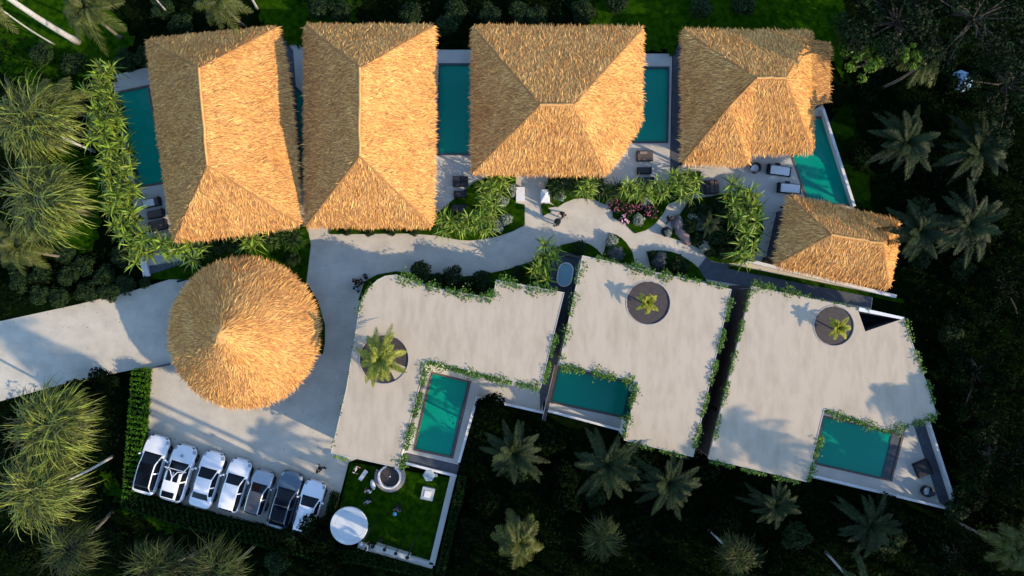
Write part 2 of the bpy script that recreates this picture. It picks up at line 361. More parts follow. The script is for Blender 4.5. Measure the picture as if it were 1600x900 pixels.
# ---------------------------------------------------------------- pools
PL = {'P1': 'teal pool with dark rim beside the leftmost thatched villa, spiky hedge over its edge', 'P2': 'narrow dark strip of pool in the gap between the two leftmost thatched roofs',
 'P3': 'long rectangular teal pool with dark rim between the second and third thatched roofs', 'P4': 'rectangular teal pool between the third and fourth thatched roofs, partly under the eaves',
 'P5': 'slanted wedge-shaped teal pool along the white wall beside the two white sun loungers', 'P6': 'narrow bright teal pool in the notch of the flat roof with the large palm',
 'P7': 'wide teal pool below the middle flat roof with creeper trailing over its upper edge', 'P8': 'teal pool with a dark wide step on the triangular terrace at the lower right'}
for k in PW:
    c = centroid(PW[k]); t = thing('swimming_pool', PL[k], 'pool', c, group='swimming pools of the villas')
    i2 = inset(PW[k], 0)
    a = MB(c).prism(COP[k], -.1, .075, holes=[i2]); a.build('coping', M['coping'] if k not in ('P2', 'P3', 'P4') else M['slate'], t)
    b = MB(c); b.prism(i2, -1.4, -1.3); b.prism(inset(i2, -.05), -1.4, -.1, holes=[i2]); b.build('basin', M['pooltile'], t)
    MB(c).prism(inset(i2, .002), -.2, -.05, bottom=False, sides=False).build('water', M['water'], t)
    if k in ('P6', 'P8'):      # dark strip on the right side: entry step for P8, painted shadow for P6
        P = PW[k]; A, B = P[1], P[2]; C_, D_ = P[0], P[3]
        q = [A * 1, B * 1, B.lerp(D_, .05 if k == 'P6' else .12), A.lerp(C_, .04 if k == 'P6' else .12)]
        MB(c).prism(q, -.3, .02).build('step_shadow_strip', M['slate'], t)
    if k == 'P3':
        p = at(690, 236); MB(c).box((p.x, p.y, -.06), (.35, .45, .06)).build('skimmer_step', mat('green_tile', (.01, .35, .19), .4), t)
    if k == 'P5':
        p = at(1256, 270); MB(c).box((p.x, p.y, -.05), (.4, .5, .04), rz=R(-20)).build('skimmer_step', mat('green_tile', (.01, .35, .19), .4), t)

# ---------------------------------------------------------------- low walls, fins, ledges
def wall_line(name, A, B, width, h, label, z0=0, m=None, cat='wall', cap=None):
    a, b = at(*A, h), at(*B, h); mid = (a + b) / 2; d = b - a; rz = math.atan2(d.y, d.x); L_ = math.hypot(d.x, d.y)
    o = Vector((mid.x, mid.y, 0)); t = thing(name, label, cat, o, rz)
    m = m or (M['deck'] if 'garden' in name or 'bench' in name else None); cap = cap or m  # garden walls and ledge take the darker deck colour in place of shade
    MB().box((0, 0, (z0 + h) / 2), (L_, width, h - z0)).build('wall_body', m or M['white'], t)
    MB().box((0, 0, h + .02), (L_ + .04, width + .04, .04)).build('wall_cap', cap or M['white'], t)
    return t
wall_line('low_wall', (744, 621), (850, 645), .14, .55, 'thin white low wall below the terrace with the hanging creeper, left of the divider wall')
wall_line('low_wall', (745, 622), (717, 722), .16, .35, 'white low wall along the right side of the narrow teal pool')
wall_line('low_wall', (856, 642), (978, 674), .14, .55, 'thin white low wall below the wide middle pool')
wall_line('divider_wall', (870, 572), (850, 657), .22, 1.1, 'tall divider wall with granite top between the narrow and the wide pool terraces', cap=M['brownfloor'])
wall_line('low_wall', (1264, 742), (1486, 796), .14, .6, 'long thin white wall along the lower side of the triangular terrace')
wall_line('low_wall', (1451, 658), (1492, 785), .14, .6, 'white wall on the slanted right side of the triangular terrace')
wall_line('low_wall', (1286, 170), (1335, 322), .18, .5, 'white wall along the right side of the wedge-shaped pool')
wall_line('low_wall', (634, 724), (713, 744), .14, .35, 'white kerb wall between the slate strip and the garden lawn')
wall_line('garden_wall', (708, 745), (675, 882), .42, .5, 'wide white wall on the right side of the garden lawn')
wall_line('garden_wall', (560, 852), (676, 884), .42, .5, 'wide white wall on the lower side of the garden lawn')
wall_line('bench_ledge', (586, 855), (640, 872), .35, .8, 'raised white bench ledge with black posts on the lower garden wall', cat='bench')
wall_line('low_wall', (1168, 407), (1400, 463), .22, .6, 'grey low wall below the smallest thatched roof at the right')
wall_line('low_wall', (222, 402), (229, 432), .45, .3, 'short white wall at the lower left corner of the leftmost villa terrace')
wall_line('low_wall', (228, 577), (264, 569), .1, .25, 'short dark kerb at the corner of the parking court, left of the round thatched pavilion', m=M['slate'], cap=M['slate'])
t = wall_line('drain_cover', (277, 440), (293, 436), .12, .03, 'short black slot drain in the pavement above the round thatched pavilion', m=M['black'], cap=M['black'], cat='drain')

# ---------------------------------------------------------------- thatched roofs
def blades(mb, tri_list, dens, L=.42, W=.042, lift=(1, 13)):
    for (a, b, c, down) in tri_list:
        a, b, c = Vector(a), Vector(b), Vector(c); nrm = (b - a).cross(c - a)
        ar = nrm.length / 2
        if ar < 1e-4: continue
        nrm.normalize()
        if nrm.z < 0: nrm = -nrm
        n = max(1, int(ar * dens + rng.random())); u = rng.random((n, 2)); k = u.sum(1) > 1; u[k] = 1 - u[k]
        P = np.array(a) + u[:, :1] * np.array(b - a) + u[:, 1:] * np.array(c - a)
        if down is None:
            g = Vector((0, 0, -1)); d = (g - nrm * g.dot(nrm)).normalized(); D = np.tile(np.array(d), (n, 1))
        else:
            D = down(P)
        N_ = np.tile(np.array(nrm), (n, 1)); Sd = np.cross(D, N_)
        # low-frequency combing so tufts lie in swaths
        sw = .22 * np.sin(P[:, 0] * 2.1 + 1.3 * np.sin(P[:, 1] * 1.7)) + .18 * np.sin(P[:, 1] * 3.3 + P[:, 0] * 1.1)
        an = sw + rng.normal(0, .20, n)
        D2 = D * np.cos(an)[:, None] + Sd * np.sin(an)[:, None]; S2 = np.cross(D2, N_)
        le = L * rng.uniform(.55, 1.3, n)[:, None]; wi = W * rng.uniform(.5, 1.3, n)[:, None]
        lf = np.radians(rng.uniform(lift[0], lift[1], n))[:, None]
        tw = rng.normal(0, .35, n)[:, None]
        S3 = S2 * np.cos(tw) + N_ * np.sin(tw)
        base = P - N_ * .03; mid = P + D2 * le * .55 * np.cos(lf) + N_ * le * .55 * np.sin(lf)
        tip = P + D2 * le + N_ * (le * .75 * np.sin(lf) - .02)
        V = np.stack([base - S3 * wi * .5, base + S3 * wi * .5, mid - S3 * wi * .42, mid + S3 * wi * .42, tip - S3 * wi * .06, tip + S3 * wi * .06], 1).reshape(-1, 3)
        i = np.arange(n)[:, None] * 6
        Fq = np.concatenate([i + np.array([[0, 1, 3, 2]]), i + np.array([[2, 3, 5, 4]])], 1).reshape(-1, 4)
        mb.arr(V, Fq)
def eave_fringe(mb, P, cen, dens=70, L=.22):
    n = len(P)
    for i in range(n):
        a, b = Vector(P[i]), Vector(P[(i + 1) % n]); d = b - a; k = int(d.length * dens)
        out = Vector((d.y, -d.x, 0)).normalized()
        if out.dot(Vector((((a + b) / 2) - cen)[:2] + (0,)) if False else Vector(((a + b) / 2 - cen).to_2d().to_3d())) < 0: out = -out
        for _ in range(k):
            p = a + d * random.random(); l = L * random.uniform(.4, 1.25); ww = random.uniform(.03, .06)
            dd = (out * random.uniform(.55, 1) + Vector((0, 0, -random.uniform(.15, .9))) + d.normalized() * random.gauss(0, .25)).normalized()
            s_ = d.normalized() * ww * .5; p = p - out * .1 - Vector((0, 0, random.uniform(-.06, .12)))
            mb.add([p - s_, p + s_, p + dd * l * .6 + s_ * .8, p + dd * l * .6 - s_ * .8, p + dd * l], [(0, 1, 2, 3), (3, 2, 4)])
DENS = 230
def ridge_roll(mb, a, b, r=.085):
    a, b = Vector(a), Vector(b); mb.tube([a.lerp(b, k / 8) + Vector((random.gauss(0, .02), random.gauss(0, .02), .03)) for k in range(9)], r, 8)
def thatched(label, eave_px, ridge_pts, faces, ze=2.7, wall_in=1.0, ridges=(), extra=None, door=None):
    E = [at(x, y, ze) for x, y in eave_px]; Rg = [at(x, y, z) for x, y, z in ridge_pts]; V = E + Rg
    c = centroid(E); t = thing('thatched_villa', label, 'villa', c, group='thatched villas')
    roof = MB(c); bl = MB(c); tris = []
    n = len(E)
    for f in faces:
        for k in range(1, len(f) - 1):
            a, b, d = V[f[0]], V[f[k]], V[f[k + 1]]; tris.append((a, b, d, None))
    Fs = [(f[0], f[k], f[k + 1]) for f in faces for k in range(1, len(f) - 1)]
    low = [Vector((p.x, p.y, p.z - .32)) for p in E]
    roof.add(V + low, [tuple(f) for f in Fs] + [(i, (i + 1) % n, len(V) + (i + 1) % n, len(V) + i) for i in range(n)] + [tuple(len(V) + i for i in range(n))])
    r = roof.build('roof', M['thatch'], t)
    blades(bl, tris, DENS); blades(bl, tris, 22, L=.5, W=.065, lift=(6, 24)); eave_fringe(bl, E, c)
    bl.build('straw_layer', M['straw'], r)
    rd = MB(c)
    for i, j in ridges: ridge_roll(rd, V[i], V[j])
    if rd.n: rd.build('ridge_cap', M['ridge'], r)
    wp = inset(E, wall_in); MB(c).prism(wp, 0.0, ze - .25).build('wall', M['white'], t)
    # doors and windows on the long walls
    for i in range(len(wp)):
        a, b = wp[i], wp[(i + 1) % len(wp)]; d = Vector((b.x - a.x, b.y - a.y, 0)); L_ = d.length
        if L_ < 3: continue
        rz = math.atan2(d.y, d.x); o = Vector((d.y, -d.x, 0)).normalized()
        for q, fr in enumerate((.3, .7)):
            p = Vector((a.x, a.y, 0)) + d * fr
            if q == 0:
                dd = MB(c).box((p.x + o.x * .02, p.y + o.y * .02, 1.05), (1.6, .08, 2.1), rz).build('door', M['darkwood'], t)
                hp = p + o * .09 + d.normalized() * .6; MB(c).box((hp.x, hp.y, 1.0), (.04, .05, .3), rz).build('handle', M['chrome'], dd)
            else:
                ww = MB(c).box((p.x + o.x * .015, p.y + o.y * .015, 1.3), (1.8, .08, 1.4), rz).build('window', M['darkwood'], t)
                MB(c).box((p.x + o.x * .05, p.y + o.y * .05, 1.3), (1.6, .05, 1.2), rz).build('pane', M['glass'], ww)
    for p in inset(E, .45): MB(c).tube([(p.x, p.y, 0), (p.x, p.y, ze)], .11, 10).build('column', M['darkwood'], t)
    return t
thatched('leftmost long thatched villa with a slanted ridge, beside the pool with the spiky row',
  [(229, 62), (330, 50), (432, 42), (448, 110), (458, 200), (468, 350), (370, 366), (271, 376), (248, 215)], [(310, 106, 6.3), (324, 258, 6.3)],
  [(0, 9, 2, 1), (2, 9, 3), (3, 9, 4), (4, 9, 10), (4, 10, 5), (5, 10, 6), (6, 10, 7), (7, 10, 8), (8, 10, 9), (8, 9, 0)], ridges=[(9, 10)])
thatched('long rectangular thatched villa, second from the left, with a straight upright ridge',
  [(477, 39), (678, 40), (678, 200), (675, 353), (478, 353), (476, 200)], [(562, 106, 6.7), (562, 244, 6.7)],
  [(0, 6, 1), (1, 6, 2), (2, 6, 7), (2, 7, 3), (3, 7, 4), (4, 7, 5), (5, 7, 6), (5, 6, 0)], ridges=[(6, 7)])
thatched('wide thatched villa with a short level ridge, third from the left above the entrance path',
  [(739, 41), (1004, 44), (1001, 190), (975, 235), (945, 272), (738, 270)], [(844, 164, 6.9), (896, 164, 6.9)],
  [(0, 6, 7, 1), (1, 7, 2), (2, 7, 3), (3, 7, 4), (4, 7, 6, 5), (5, 6, 0)], ridges=[(6, 7)])
t4 = thatched('thatched villa with an L-shaped roof and small side porch beside the wedge-shaped pool',
  [(1067, 47), (1270, 50), (1270, 237), (1172, 240), (1168, 256), (1067, 254)], [(1182, 122, 5.7), (1228, 122, 5.7), (1140, 166, 5.3)],
  [(0, 6, 7, 1), (1, 7, 2), (6, 8, 3), (6, 3, 7), (7, 3, 2), (3, 8, 4), (4, 8, 5), (5, 8, 6, 0)], ridges=[(6, 7)])
c = Vector(t4.location); E = [at(1262, 62, 3.0), at(1297, 66, 2.5), at(1296, 158, 2.5), at(1262, 166, 3.0)]
pr = MB(c); pr.add(E + [p - Vector((0, 0, .3)) for p in E], [(0, 1, 2, 3), (4, 7, 6, 5), (0, 4, 5, 1), (1, 5, 6, 2), (2, 6, 7, 3), (3, 7, 4, 0)])
pr = pr.build('porch_roof', M['thatch'], t4); b = MB(c); blades(b, [(E[0], E[1], E[2], None), (E[0], E[2], E[3], None)], 80); eave_fringe(b, E, centroid(E)); b.build('straw_layer', M['straw'], pr)
for p in (E[1], E[2]): MB(c).tube([(p.x - .3, p.y, 0), (p.x - .3, p.y, 2.4)], .09).build('column', M['darkwood'], t4)
thatched('smallest thatched villa at the right, its tilted roof below the wedge-shaped pool',
  [(1233, 305), (1320, 326), (1405, 346), (1400, 400), (1389, 450), (1300, 434), (1211, 414)], [(1298, 367, 4.7), (1380, 380, 4.5)],
  [(0, 7, 8, 1), (1, 8, 2), (2, 8, 3), (3, 8, 4), (4, 8, 5), (5, 8, 7, 6), (6, 7, 0)], ze=2.4, wall_in=.8, ridges=[(7, 8)])
# round pavilion
ec = at(380, 520, 2.7); er = 115 / (F / (H - 2.7)); ap = at(341, 523, 7.1)
t = thing('thatched_pavilion', 'large round thatched pavilion with a conical roof in the middle of the courtyard', 'pavilion', (ec.x, ec.y, 0))
o = Vector((ec.x, ec.y, 0)); rf = MB(o); NS = 64; rings = []
for k, q in enumerate((1, .8, .6, .4, .2, .06)):
    zz = 2.7 + (7.1 - 2.7) * ((1 - q) * .86 + .14 * (1 - q) ** 3)
    cc = Vector((ec.x, ec.y, 0)).lerp(Vector((ap.x, ap.y, 0)), (1 - q))
    rings.append([Vector((cc.x + er * q * math.cos(2 * math.pi * a / NS), cc.y + er * q * math.sin(2 * math.pi * a / NS), zz)) for a in range(NS)])
tr = []
for k in range(5):
    for a in range(NS):
        j = (a + 1) % NS; rf.add([rings[k][a], rings[k][j], rings[k + 1][j], rings[k + 1][a]], [(0, 1, 2, 3)])
        tr += [(rings[k][a], rings[k][j], rings[k + 1][j], None), (rings[k][a], rings[k + 1][j], rings[k + 1][a], None)]
for a in range(NS):
    j = (a + 1) % NS; rf.add([rings[5][a], rings[5][j], ap], [(0, 1, 2)])
    rf.add([rings[0][a], rings[0][j], rings[0][j] - Vector((0, 0, .35)), rings[0][a] - Vector((0, 0, .35))], [(0, 3, 2, 1)])
rf.add([p - Vector((0, 0, .35)) for p in rings[0]], [tuple(range(NS))])
rfo = rf.build('roof', M['thatch'], t)
b = MB(o); blades(b, tr, DENS, L=.45, lift=(3, 17)); blades(b, tr, 24, L=.55, W=.065, lift=(6, 24)); eave_fringe(b, rings[0], ec); b.build('straw_layer', M['straw'], rfo)
b = MB(o)
for k in range(60):
    a = random.random() * 6.28; dd = Vector((math.cos(a), math.sin(a), -.75)); s_ = Vector((-math.sin(a), math.cos(a), 0)) * .06
    p = ap + Vector((0, 0, .12)); b.add([p - s_, p + s_, p + dd * .7 + s_ * .6, p + dd * .7 - s_ * .6], [(0, 1, 2, 3)])
b.build('apex_tuft', M['ridge'], rfo)
for k in range(10):
    a = 2 * math.pi * k / 10; p = (ec.x + (er - .7) * math.cos(a), ec.y + (er - .7) * math.sin(a)); MB(o).tube([(*p, 0), (*p, 2.7)], .12, 10).build('column', M['darkwood'], t)
MB(o).lathe((ec.x, ec.y, 0), [(0, 0), (2.6, 0), (2.6, 1.05), (2.3, 1.05), (2.3, 1.0), (0, 1.0)], 48).build('reception_counter', M['white'], t)

# ---------------------------------------------------------------- flat-roofed villas
FR = {
 'B': [(517, 708), (541, 607), (562, 478), (566, 466), (572, 456), (580, 446), (590, 437), (602, 431), (619, 429), (677, 449), (770, 466), (775, 437), (882, 457), (845, 606), (667, 563), (622, 731)],
 'C': [(910, 399), (1143, 452), (1083, 714), (975, 688), (997, 597), (874, 567)],
 'D': [(1175, 447), (1342, 482), (1412, 497), (1447, 597), (1464, 649), (1383, 674), (1340, 655), (1288, 640), (1260, 753), (1107, 717)]}
RZ = 3.4
HOLE = {'B': (600, 561, 38), 'C': (1013, 473, 34), 'D': (1303, 509, 31)}
FL = {'B': 'sprawling villa with pale flat roof, rounded corner and the large palm in it',
      'C': 'middle villa with a pale flat roof and small palm in a round brown well', 'D': 'right-hand villa with a pale flat roof, round dark palm well and triangular opening'}
for k, l in FR.items():
    P = pts(l, RZ); c = centroid(P); t = thing('flat_roof_villa', FL[k], 'villa', c, group='flat-roofed villas')
    hx, hy, hr = HOLE[k]; hc = at(hx, hy, RZ); r = hr / (F / (H - RZ)); holes = [circle(hc, r)]
    if k == 'D': holes.append(pts([(1341, 486), (1352, 518), (1408, 499)], RZ))
    MB(c).prism(P, RZ - .3, RZ, holes=holes).build('roof', M['roofconc'], t)
    rim = MB(c).prism(P, RZ + .0025, RZ + .03, holes=[inset(P, .05)]); rim.build('roof_edging', M['deck'], t)
    wi = inset(P, .10); whole = [circle(hc, r + .05)] + ([inset(holes[1], -.05)] if k == 'D' else [])
    MB(c).prism(wi, 0, RZ - .3, holes=[] if k != 'D' else [inset(holes[1], -.05)]).build('wall', M['white'], t)
    MB(c).lathe(hc, [(r - .06, -.06), (r + .0, -.06), (r + .0, .03), (r + .06, .03), (r + .06, .004)], 48).build('well_ring', M['wellring'], t)
    MB(c).prism(circle(hc, r - .004), RZ - .12, RZ - .06).build('well_floor', M['brownfloor'] if k != 'B' else M['brownfloor'], t)
    if k == 'B':   # pale quarter of the well floor, as a sector panel
        sec = [hc] + [hc + Vector((math.cos(R(a)), math.sin(R(a)), 0)) * (r * .97) for a in range(-62, -14, 6)]
        MB(c).prism(sec, RZ - .058, RZ - .03).build('floor_panel', M['roofconc'], t)
    if k == 'D':
        a, b2 = at(1174, 450, RZ), at(1108, 714, RZ); d = b2 - a; rz = math.atan2(d.y, d.x); nn = Vector((-d.y, d.x, 0)).normalized()
        if nn.x < 0: nn = -nn
        q = (a + b2) / 2 + nn * .055; MB(c).box((q.x, q.y, (RZ - .32) / 2), (d.length, .08, RZ - .32), rz).build('side_cladding', M['brownfloor'], t)
        MB(c).prism(inset(holes[1], .01), .3, RZ - .02, top=False).build('opening_shade_liner', M['slate'], t)  # added dark liner, painted stand-in for the shade inside the opening
        MB(c).prism(pts([(1341, 480), (1413, 496), (1408, 499), (1341, 486)], RZ), RZ + .06, RZ + .12).build('opening_edge', M['white'], t)
    # glazing facing the pool notch and the lanes
    n = len(wi)
    for i in range(n):
        a, b2 = wi[i], wi[(i + 1) % n]; d = Vector((b2.x - a.x, b2.y - a.y, 0)); L_ = d.length
        if L_ < 4: continue
        rz = math.atan2(d.y, d.x); oo = Vector((d.y, -d.x, 0)).normalized(); m_ = Vector((a.x, a.y, 0)) + d * .5
        wn = MB(c).box((m_.x + oo.x * .02, m_.y + oo.y * .02, 1.4), (L_ * .5, .08, 2.4), rz).build('window', M['black'], t)
        MB(c).box((m_.x + oo.x * .05, m_.y + oo.y * .05, 1.4), (L_ * .5 - .2, .06, 2.2), rz).build('pane', M['glass'], wn)

# ---------------------------------------------------------------- foliage generators
def ribbons(C, W, side):      # C: n,k,3 centre lines; W: k widths (n,k); side: n,3
    n, k, _ = C.shape
    A = C - side[:, None, :] * W[:, :, None] * .5; B = C + side[:, None, :] * W[:, :, None] * .5
    V = np.stack([A, B], 2).reshape(-1, 3); i = (np.arange(n) * k * 2)[:, None, None] + (np.arange(k - 1) * 2)[None, :, None]
    Fc = (i + np.array([0, 1, 3, 2])[None, None, :]).reshape(-1, 4)
    return V, Fc
def mesh_of(name, VF, m, smooth=False):
    mb = MB()
    for V, Fc in VF: mb.arr(V, Fc)
    me = bpy.data.meshes.new(name); me.from_pydata(mb.v, [], mb.f); me.materials.append(m)
    return me
def arch_lines(n, az, el, L, droop, k=5, base=None):
    t = np.linspace(0, 1, k)[None, :]; az = az[:, None]; el = el[:, None]; L = L[:, None]
    h = L * t * np.cos(el); z = L * t * np.sin(el) - droop[:, None] * L * t ** 2
    C = np.stack([h * np.cos(az), h * np.sin(az), z], 2)
    if base is not None: C = C + base[:, None, :]
    side = np.stack([-np.sin(az[:, 0]), np.cos(az[:, 0]), np.zeros(n)], 1)
    return C, side
def spiky_plant(name, m, heads=7, spread=.55, n=30, L=.85, W=.06, z=1.2, droop=.75):
    VF = []
    for h in range(heads):
        a = h * 2.4; r = spread * math.sqrt(h / heads); hz = z * random.uniform(.75, 1.1); nn = n
        az = rng.random(nn) * 6.283; el = np.radians(rng.uniform(5, 80, nn)); LL = L * rng.uniform(.6, 1.2, nn)
        C, sd_ = arch_lines(nn, az, el, LL, rng.uniform(.3, 1, nn) * droop, 5, np.tile([r * math.cos(a), r * math.sin(a), hz], (nn, 1)))
        tw = rng.normal(0, .4, nn)[:, None]; sd_ = sd_ * np.cos(tw) + np.array([[0, 0, 1.]]) * np.sin(tw)
        Wd = W * rng.uniform(.7, 1.2, nn)[:, None] * np.array([[.7, 1, .95, .6, .05]])
        VF.append(ribbons(C, Wd, sd_))
    mb = MB()
    for V, Fc in VF: mb.arr(V, Fc)
    me = bpy.data.meshes.new(name); me.from_pydata(mb.v, [], mb.f); me.materials.append(m)
    st = MB()
    for h in range(heads):
        a = h * 2.4; r = spread * math.sqrt(h / heads); st.tube([(0, 0, 0), (r * .5 * math.cos(a), r * .5 * math.sin(a), z * .4), (r * math.cos(a), r * math.sin(a), z)], [.05, .04, .03], 5)
    ms = bpy.data.meshes.new('stem'); ms.from_pydata(st.v, [], st.f); ms.materials.append(M['bark'])
    return me, ms
def feather_crown(name, m, fronds=20, L=2.4, leaf=.42, pairs=26, droop=.55, lw=.05, el=(-5, 65), hang=.25, wob=.1):
    VF = []; ras = MB()
    for i in range(fronds):
        az = i * 2.39996 + random.uniform(-.35, .35); f = i / fronds; e = R(el[1] + (el[0] - el[1]) * f + random.uniform(-8, 8)); LL = L * random.uniform(.68, 1.1) * (1 - .25 * (1 - f) ** 2)
        dr = droop * random.uniform(.5, 1.9); t = np.linspace(.06, 1, pairs); bend = random.uniform(-wob, wob)
        def P(t):
            h = LL * t * math.cos(e); a = az + bend * t * t
            return np.stack([h * np.cos(a), h * np.sin(a), LL * t * math.sin(e) - dr * LL * t ** 2], -1)
        c0 = P(t); tg = P(t + .02) - P(t - .02); tg /= np.linalg.norm(tg, axis=1)[:, None]
        sdv = np.cross(tg, [0, 0, 1.]); sdv /= np.linalg.norm(sdv, axis=1)[:, None] + 1e-6; up = np.cross(sdv, tg)
        prof = np.sin(np.clip(t * 1.02, 0, 1) ** .75 * math.pi) ** .6 * .9 + .15
        for sg in (-1, 1):
            ll = (leaf * prof * rng.uniform(.8, 1.15, pairs))[:, None]; fw = rng.uniform(.45, .8, pairs)[:, None]
            d = sdv * sg + tg * fw + up * rng.uniform(.05, .35, pairs)[:, None]; d /= np.linalg.norm(d, axis=1)[:, None]
            m1 = c0 + d * ll * .5; tip = c0 + d * ll + np.array([[0, 0, -1.]]) * ll * hang * rng.uniform(.6, 1.5, (pairs, 1))
            C = np.stack([c0, m1, tip], 1); wv = np.cross(d, up * .8 + sdv * .2); wv /= np.linalg.norm(wv, axis=1)[:, None]
            Wd = lw * np.tile([[.7, 1, .1]], (pairs, 1)); VF.append(ribbons(C, Wd, wv))
        q = P(np.linspace(0, .98, 7)); ras.tube([Vector(p) for p in q], [.035, .03, .025, .02, .016, .012, .006], 4)
    VF.append((np.array(ras.v), np.array([f for f in ras.f if len(f) == 4])))
    return mesh_of(name, VF, m)
def weeping_crown(name, m, n=520, L=3.0, W=.07):
    # long thin arching leaves in several tufts
    VF = []; k = 7
    for tuft in range(9):
        a0 = tuft * 2.4; r0 = .9 * math.sqrt(tuft / 9); nn = n // 9
        az = rng.normal(0, 1.0, nn) + a0 if tuft else rng.random(nn) * 6.283
        el = np.radians(rng.uniform(-5, 60, nn)); LL = L * rng.uniform(.45, .95, nn)
        base = np.stack([r0 * math.cos(a0) * np.ones(nn) + rng.normal(0, .35, nn), r0 * math.sin(a0) * np.ones(nn) + rng.normal(0, .35, nn), rng.normal(.1, .25, nn)], 1)
        t = np.linspace(0, 1, k)[None, :]; bend = rng.normal(0, .5, nn)[:, None]
        A = az[:, None] + bend * t; dl = LL[:, None] / (k - 1)
        E_ = el[:, None] - (rng.uniform(1.3, 2.7, nn)[:, None]) * t ** 1.3
        st = np.stack([np.cos(A) * np.cos(E_), np.sin(A) * np.cos(E_), np.sin(E_)], 2) * dl[:, :, None]
        C = base[:, None, :] + np.cumsum(st, 1) - st[:, :1]
        side = np.stack([-np.sin(az), np.cos(az), np.zeros(nn)], 1)
        VF.append(ribbons(C, W * rng.uniform(.6, 1.2, nn)[:, None] * np.array([[.8, 1, 1, .95, .8, .5, .06]]), side))
    return mesh_of(name, VF, m)
def leaf_cloud(blobs, n, size, flat=.75, inner=.35):
    # blobs: (centre, radius) ; diamond leaves near each blob's surface, facing outward/up with jitter
    tot = sum(r ** 2 for _, r in blobs); VF = []
    for c, r in blobs:
        k = max(8, int(n * r ** 2 / tot)); d = rng.normal(0, 1, (k, 3)); d /= np.linalg.norm(d, axis=1)[:, None]
        d[:, 2] = np.where(d[:, 2] < -.3, -d[:, 2], d[:, 2])
        lump = 1 + .16 * np.sin(d[:, 0] * 7 + c[0]) * np.sin(d[:, 1] * 6 + c[1] * 2) + .1 * np.sin(d[:, 2] * 9)
        rad = r * lump * (1 - inner * rng.random(k) ** 2); P = np.array(c) + d * rad[:, None] * np.array([1, 1, flat])
        nn = d + rng.normal(0, .6, (k, 3)) + [0, 0, .3]; nn /= np.linalg.norm(nn, axis=1)[:, None]
        u = np.cross(nn, rng.normal(0, 1, (k, 3))); u /= np.linalg.norm(u, axis=1)[:, None]; v = np.cross(nn, u)
        s_ = size * rng.uniform(.6, 1.4, k)[:, None]
        V = np.stack([P - u * s_, P - v * s_ * .45 + nn * s_ * .1, P + u * s_, P + v * s_ * .45 + nn * s_ * .1], 1).reshape(-1, 3)
        VF.append((V, np.arange(k * 4).reshape(-1, 4)))
    return VF
def shrub_mesh(name, m, r=1.0, n=1500, size=.09, blobs=6, flat=.8):
    bl = [((0, 0, r * .55), r * .7)]
    for i in range(blobs):
        a = i * 2.4 + random.random(); q = r * random.uniform(.35, .6); bl.append(((q * math.cos(a), q * math.sin(a), r * random.uniform(.35, .9)), r * random.uniform(.3, .5)))
    return mesh_of(name, leaf_cloud(bl, n, size, flat), m)

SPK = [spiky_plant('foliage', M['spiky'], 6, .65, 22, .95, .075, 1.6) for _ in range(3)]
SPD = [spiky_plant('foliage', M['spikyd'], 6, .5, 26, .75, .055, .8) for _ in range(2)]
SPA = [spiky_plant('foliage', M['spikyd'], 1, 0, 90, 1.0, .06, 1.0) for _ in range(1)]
def place(name, cat, data, px, py, label, z=1.5, sc=1.0, group=None, zb=0.0):
    p = at(px, py, z); t = thing(name, label, cat, (p.x, p.y, zb), random.random() * 6.28, group)
    fol, stm = data; data_part('foliage', fol, t, sc=sc)
    if stm: data_part('stem', stm, t, sc=sc)
    return t
# spiky hedge round the left villa: each plant is a thing
HG = 'spiky green plants lining the leftmost villa'
hl = [(157, 112, 'uppermost spiky plant of the row beside the left pool'), (150, 143, None), (170, 158, None), (153, 178, None), (176, 190, None), (160, 214, None), (186, 228, None), (166, 246, None), (192, 262, None),
      (172, 280, None), (198, 298, None), (180, 316, None), (200, 336, None), (188, 356, None), (212, 372, None), (240, 384, None), (214, 395, None), (268, 390, None), (298, 388, None)]
near = ['beside the top corner of the left pool', 'on the outer side, level with the left pool top', 'overhanging the upper left pool edge', 'on the outer side of the row by the upper pool', 'leaning over the left pool edge',
        'outermost at the middle of the left pool', 'inner one of the row at the middle of the left pool', 'outer one above the lower half of the left pool', 'inner one over the lower half of the left pool',
        'outer one near the lower end of the left pool', 'inner one at the lower left corner of the left pool', 'outer one level with the towel-covered daybed', 'inner one beside the towel-covered daybed', 'outer one level with the lowest dark daybed',
        'just below left of the lowest dark daybed', 'above the short white corner wall', 'lower outer one left of the short white corner wall', 'at the lower left corner of the leftmost roof', 'under the lower eave of the leftmost roof, first from its left corner']
for i, (x, y, l) in enumerate(hl):
    place('spiky_plant', 'plant', SPK[i % 3], x, y, l or 'yellow-green spiky plant ' + near[i], 2.2, random.uniform(1.25, 1.5), HG)
for i, (x, y) in enumerate([(330, 385), (362, 379), (395, 376), (428, 371), (456, 372)]):
    place('spiky_plant', 'plant', (SPD[i % 2]) if i != 2 else SPK[0], x, y, ['dark spiky plant under the lower eave of the leftmost roof, second from the corner', 'dark spiky plant between the leftmost roof and the round pavilion top', 'bright spiky plant above the round pavilion apex', 'dark spiky plant above the right shoulder of the round pavilion', 'dark spiky plant beside the gap between the two leftmost roofs'][i], 1.2, 1.25, 'plants below the leftmost roof')
L2 = [(692, 346, 'spiky plant at the lower right corner of the second thatched roof'), (716, 352, 'spiky plant between the lowest dark daybed and the path, left one'), (738, 344, 'spiky plant below the lowest dark daybed of the middle pool'),
      (762, 330, 'bright spiky plant beside the round silver bushes'), (758, 352, 'lowest spiky plant near the entrance path, left of the silver bushes'), (764, 300, 'bright spiky plant right of the dark daybeds by the middle pool'), (778, 286, 'small spiky plant under the lower left corner of the third roof')]
for i, (x, y, l) in enumerate(L2): place('spiky_plant', 'plant', SPK[i % 3], x, y, l, 1.7, 1.15, 'spiky plants beside the middle pool terrace')
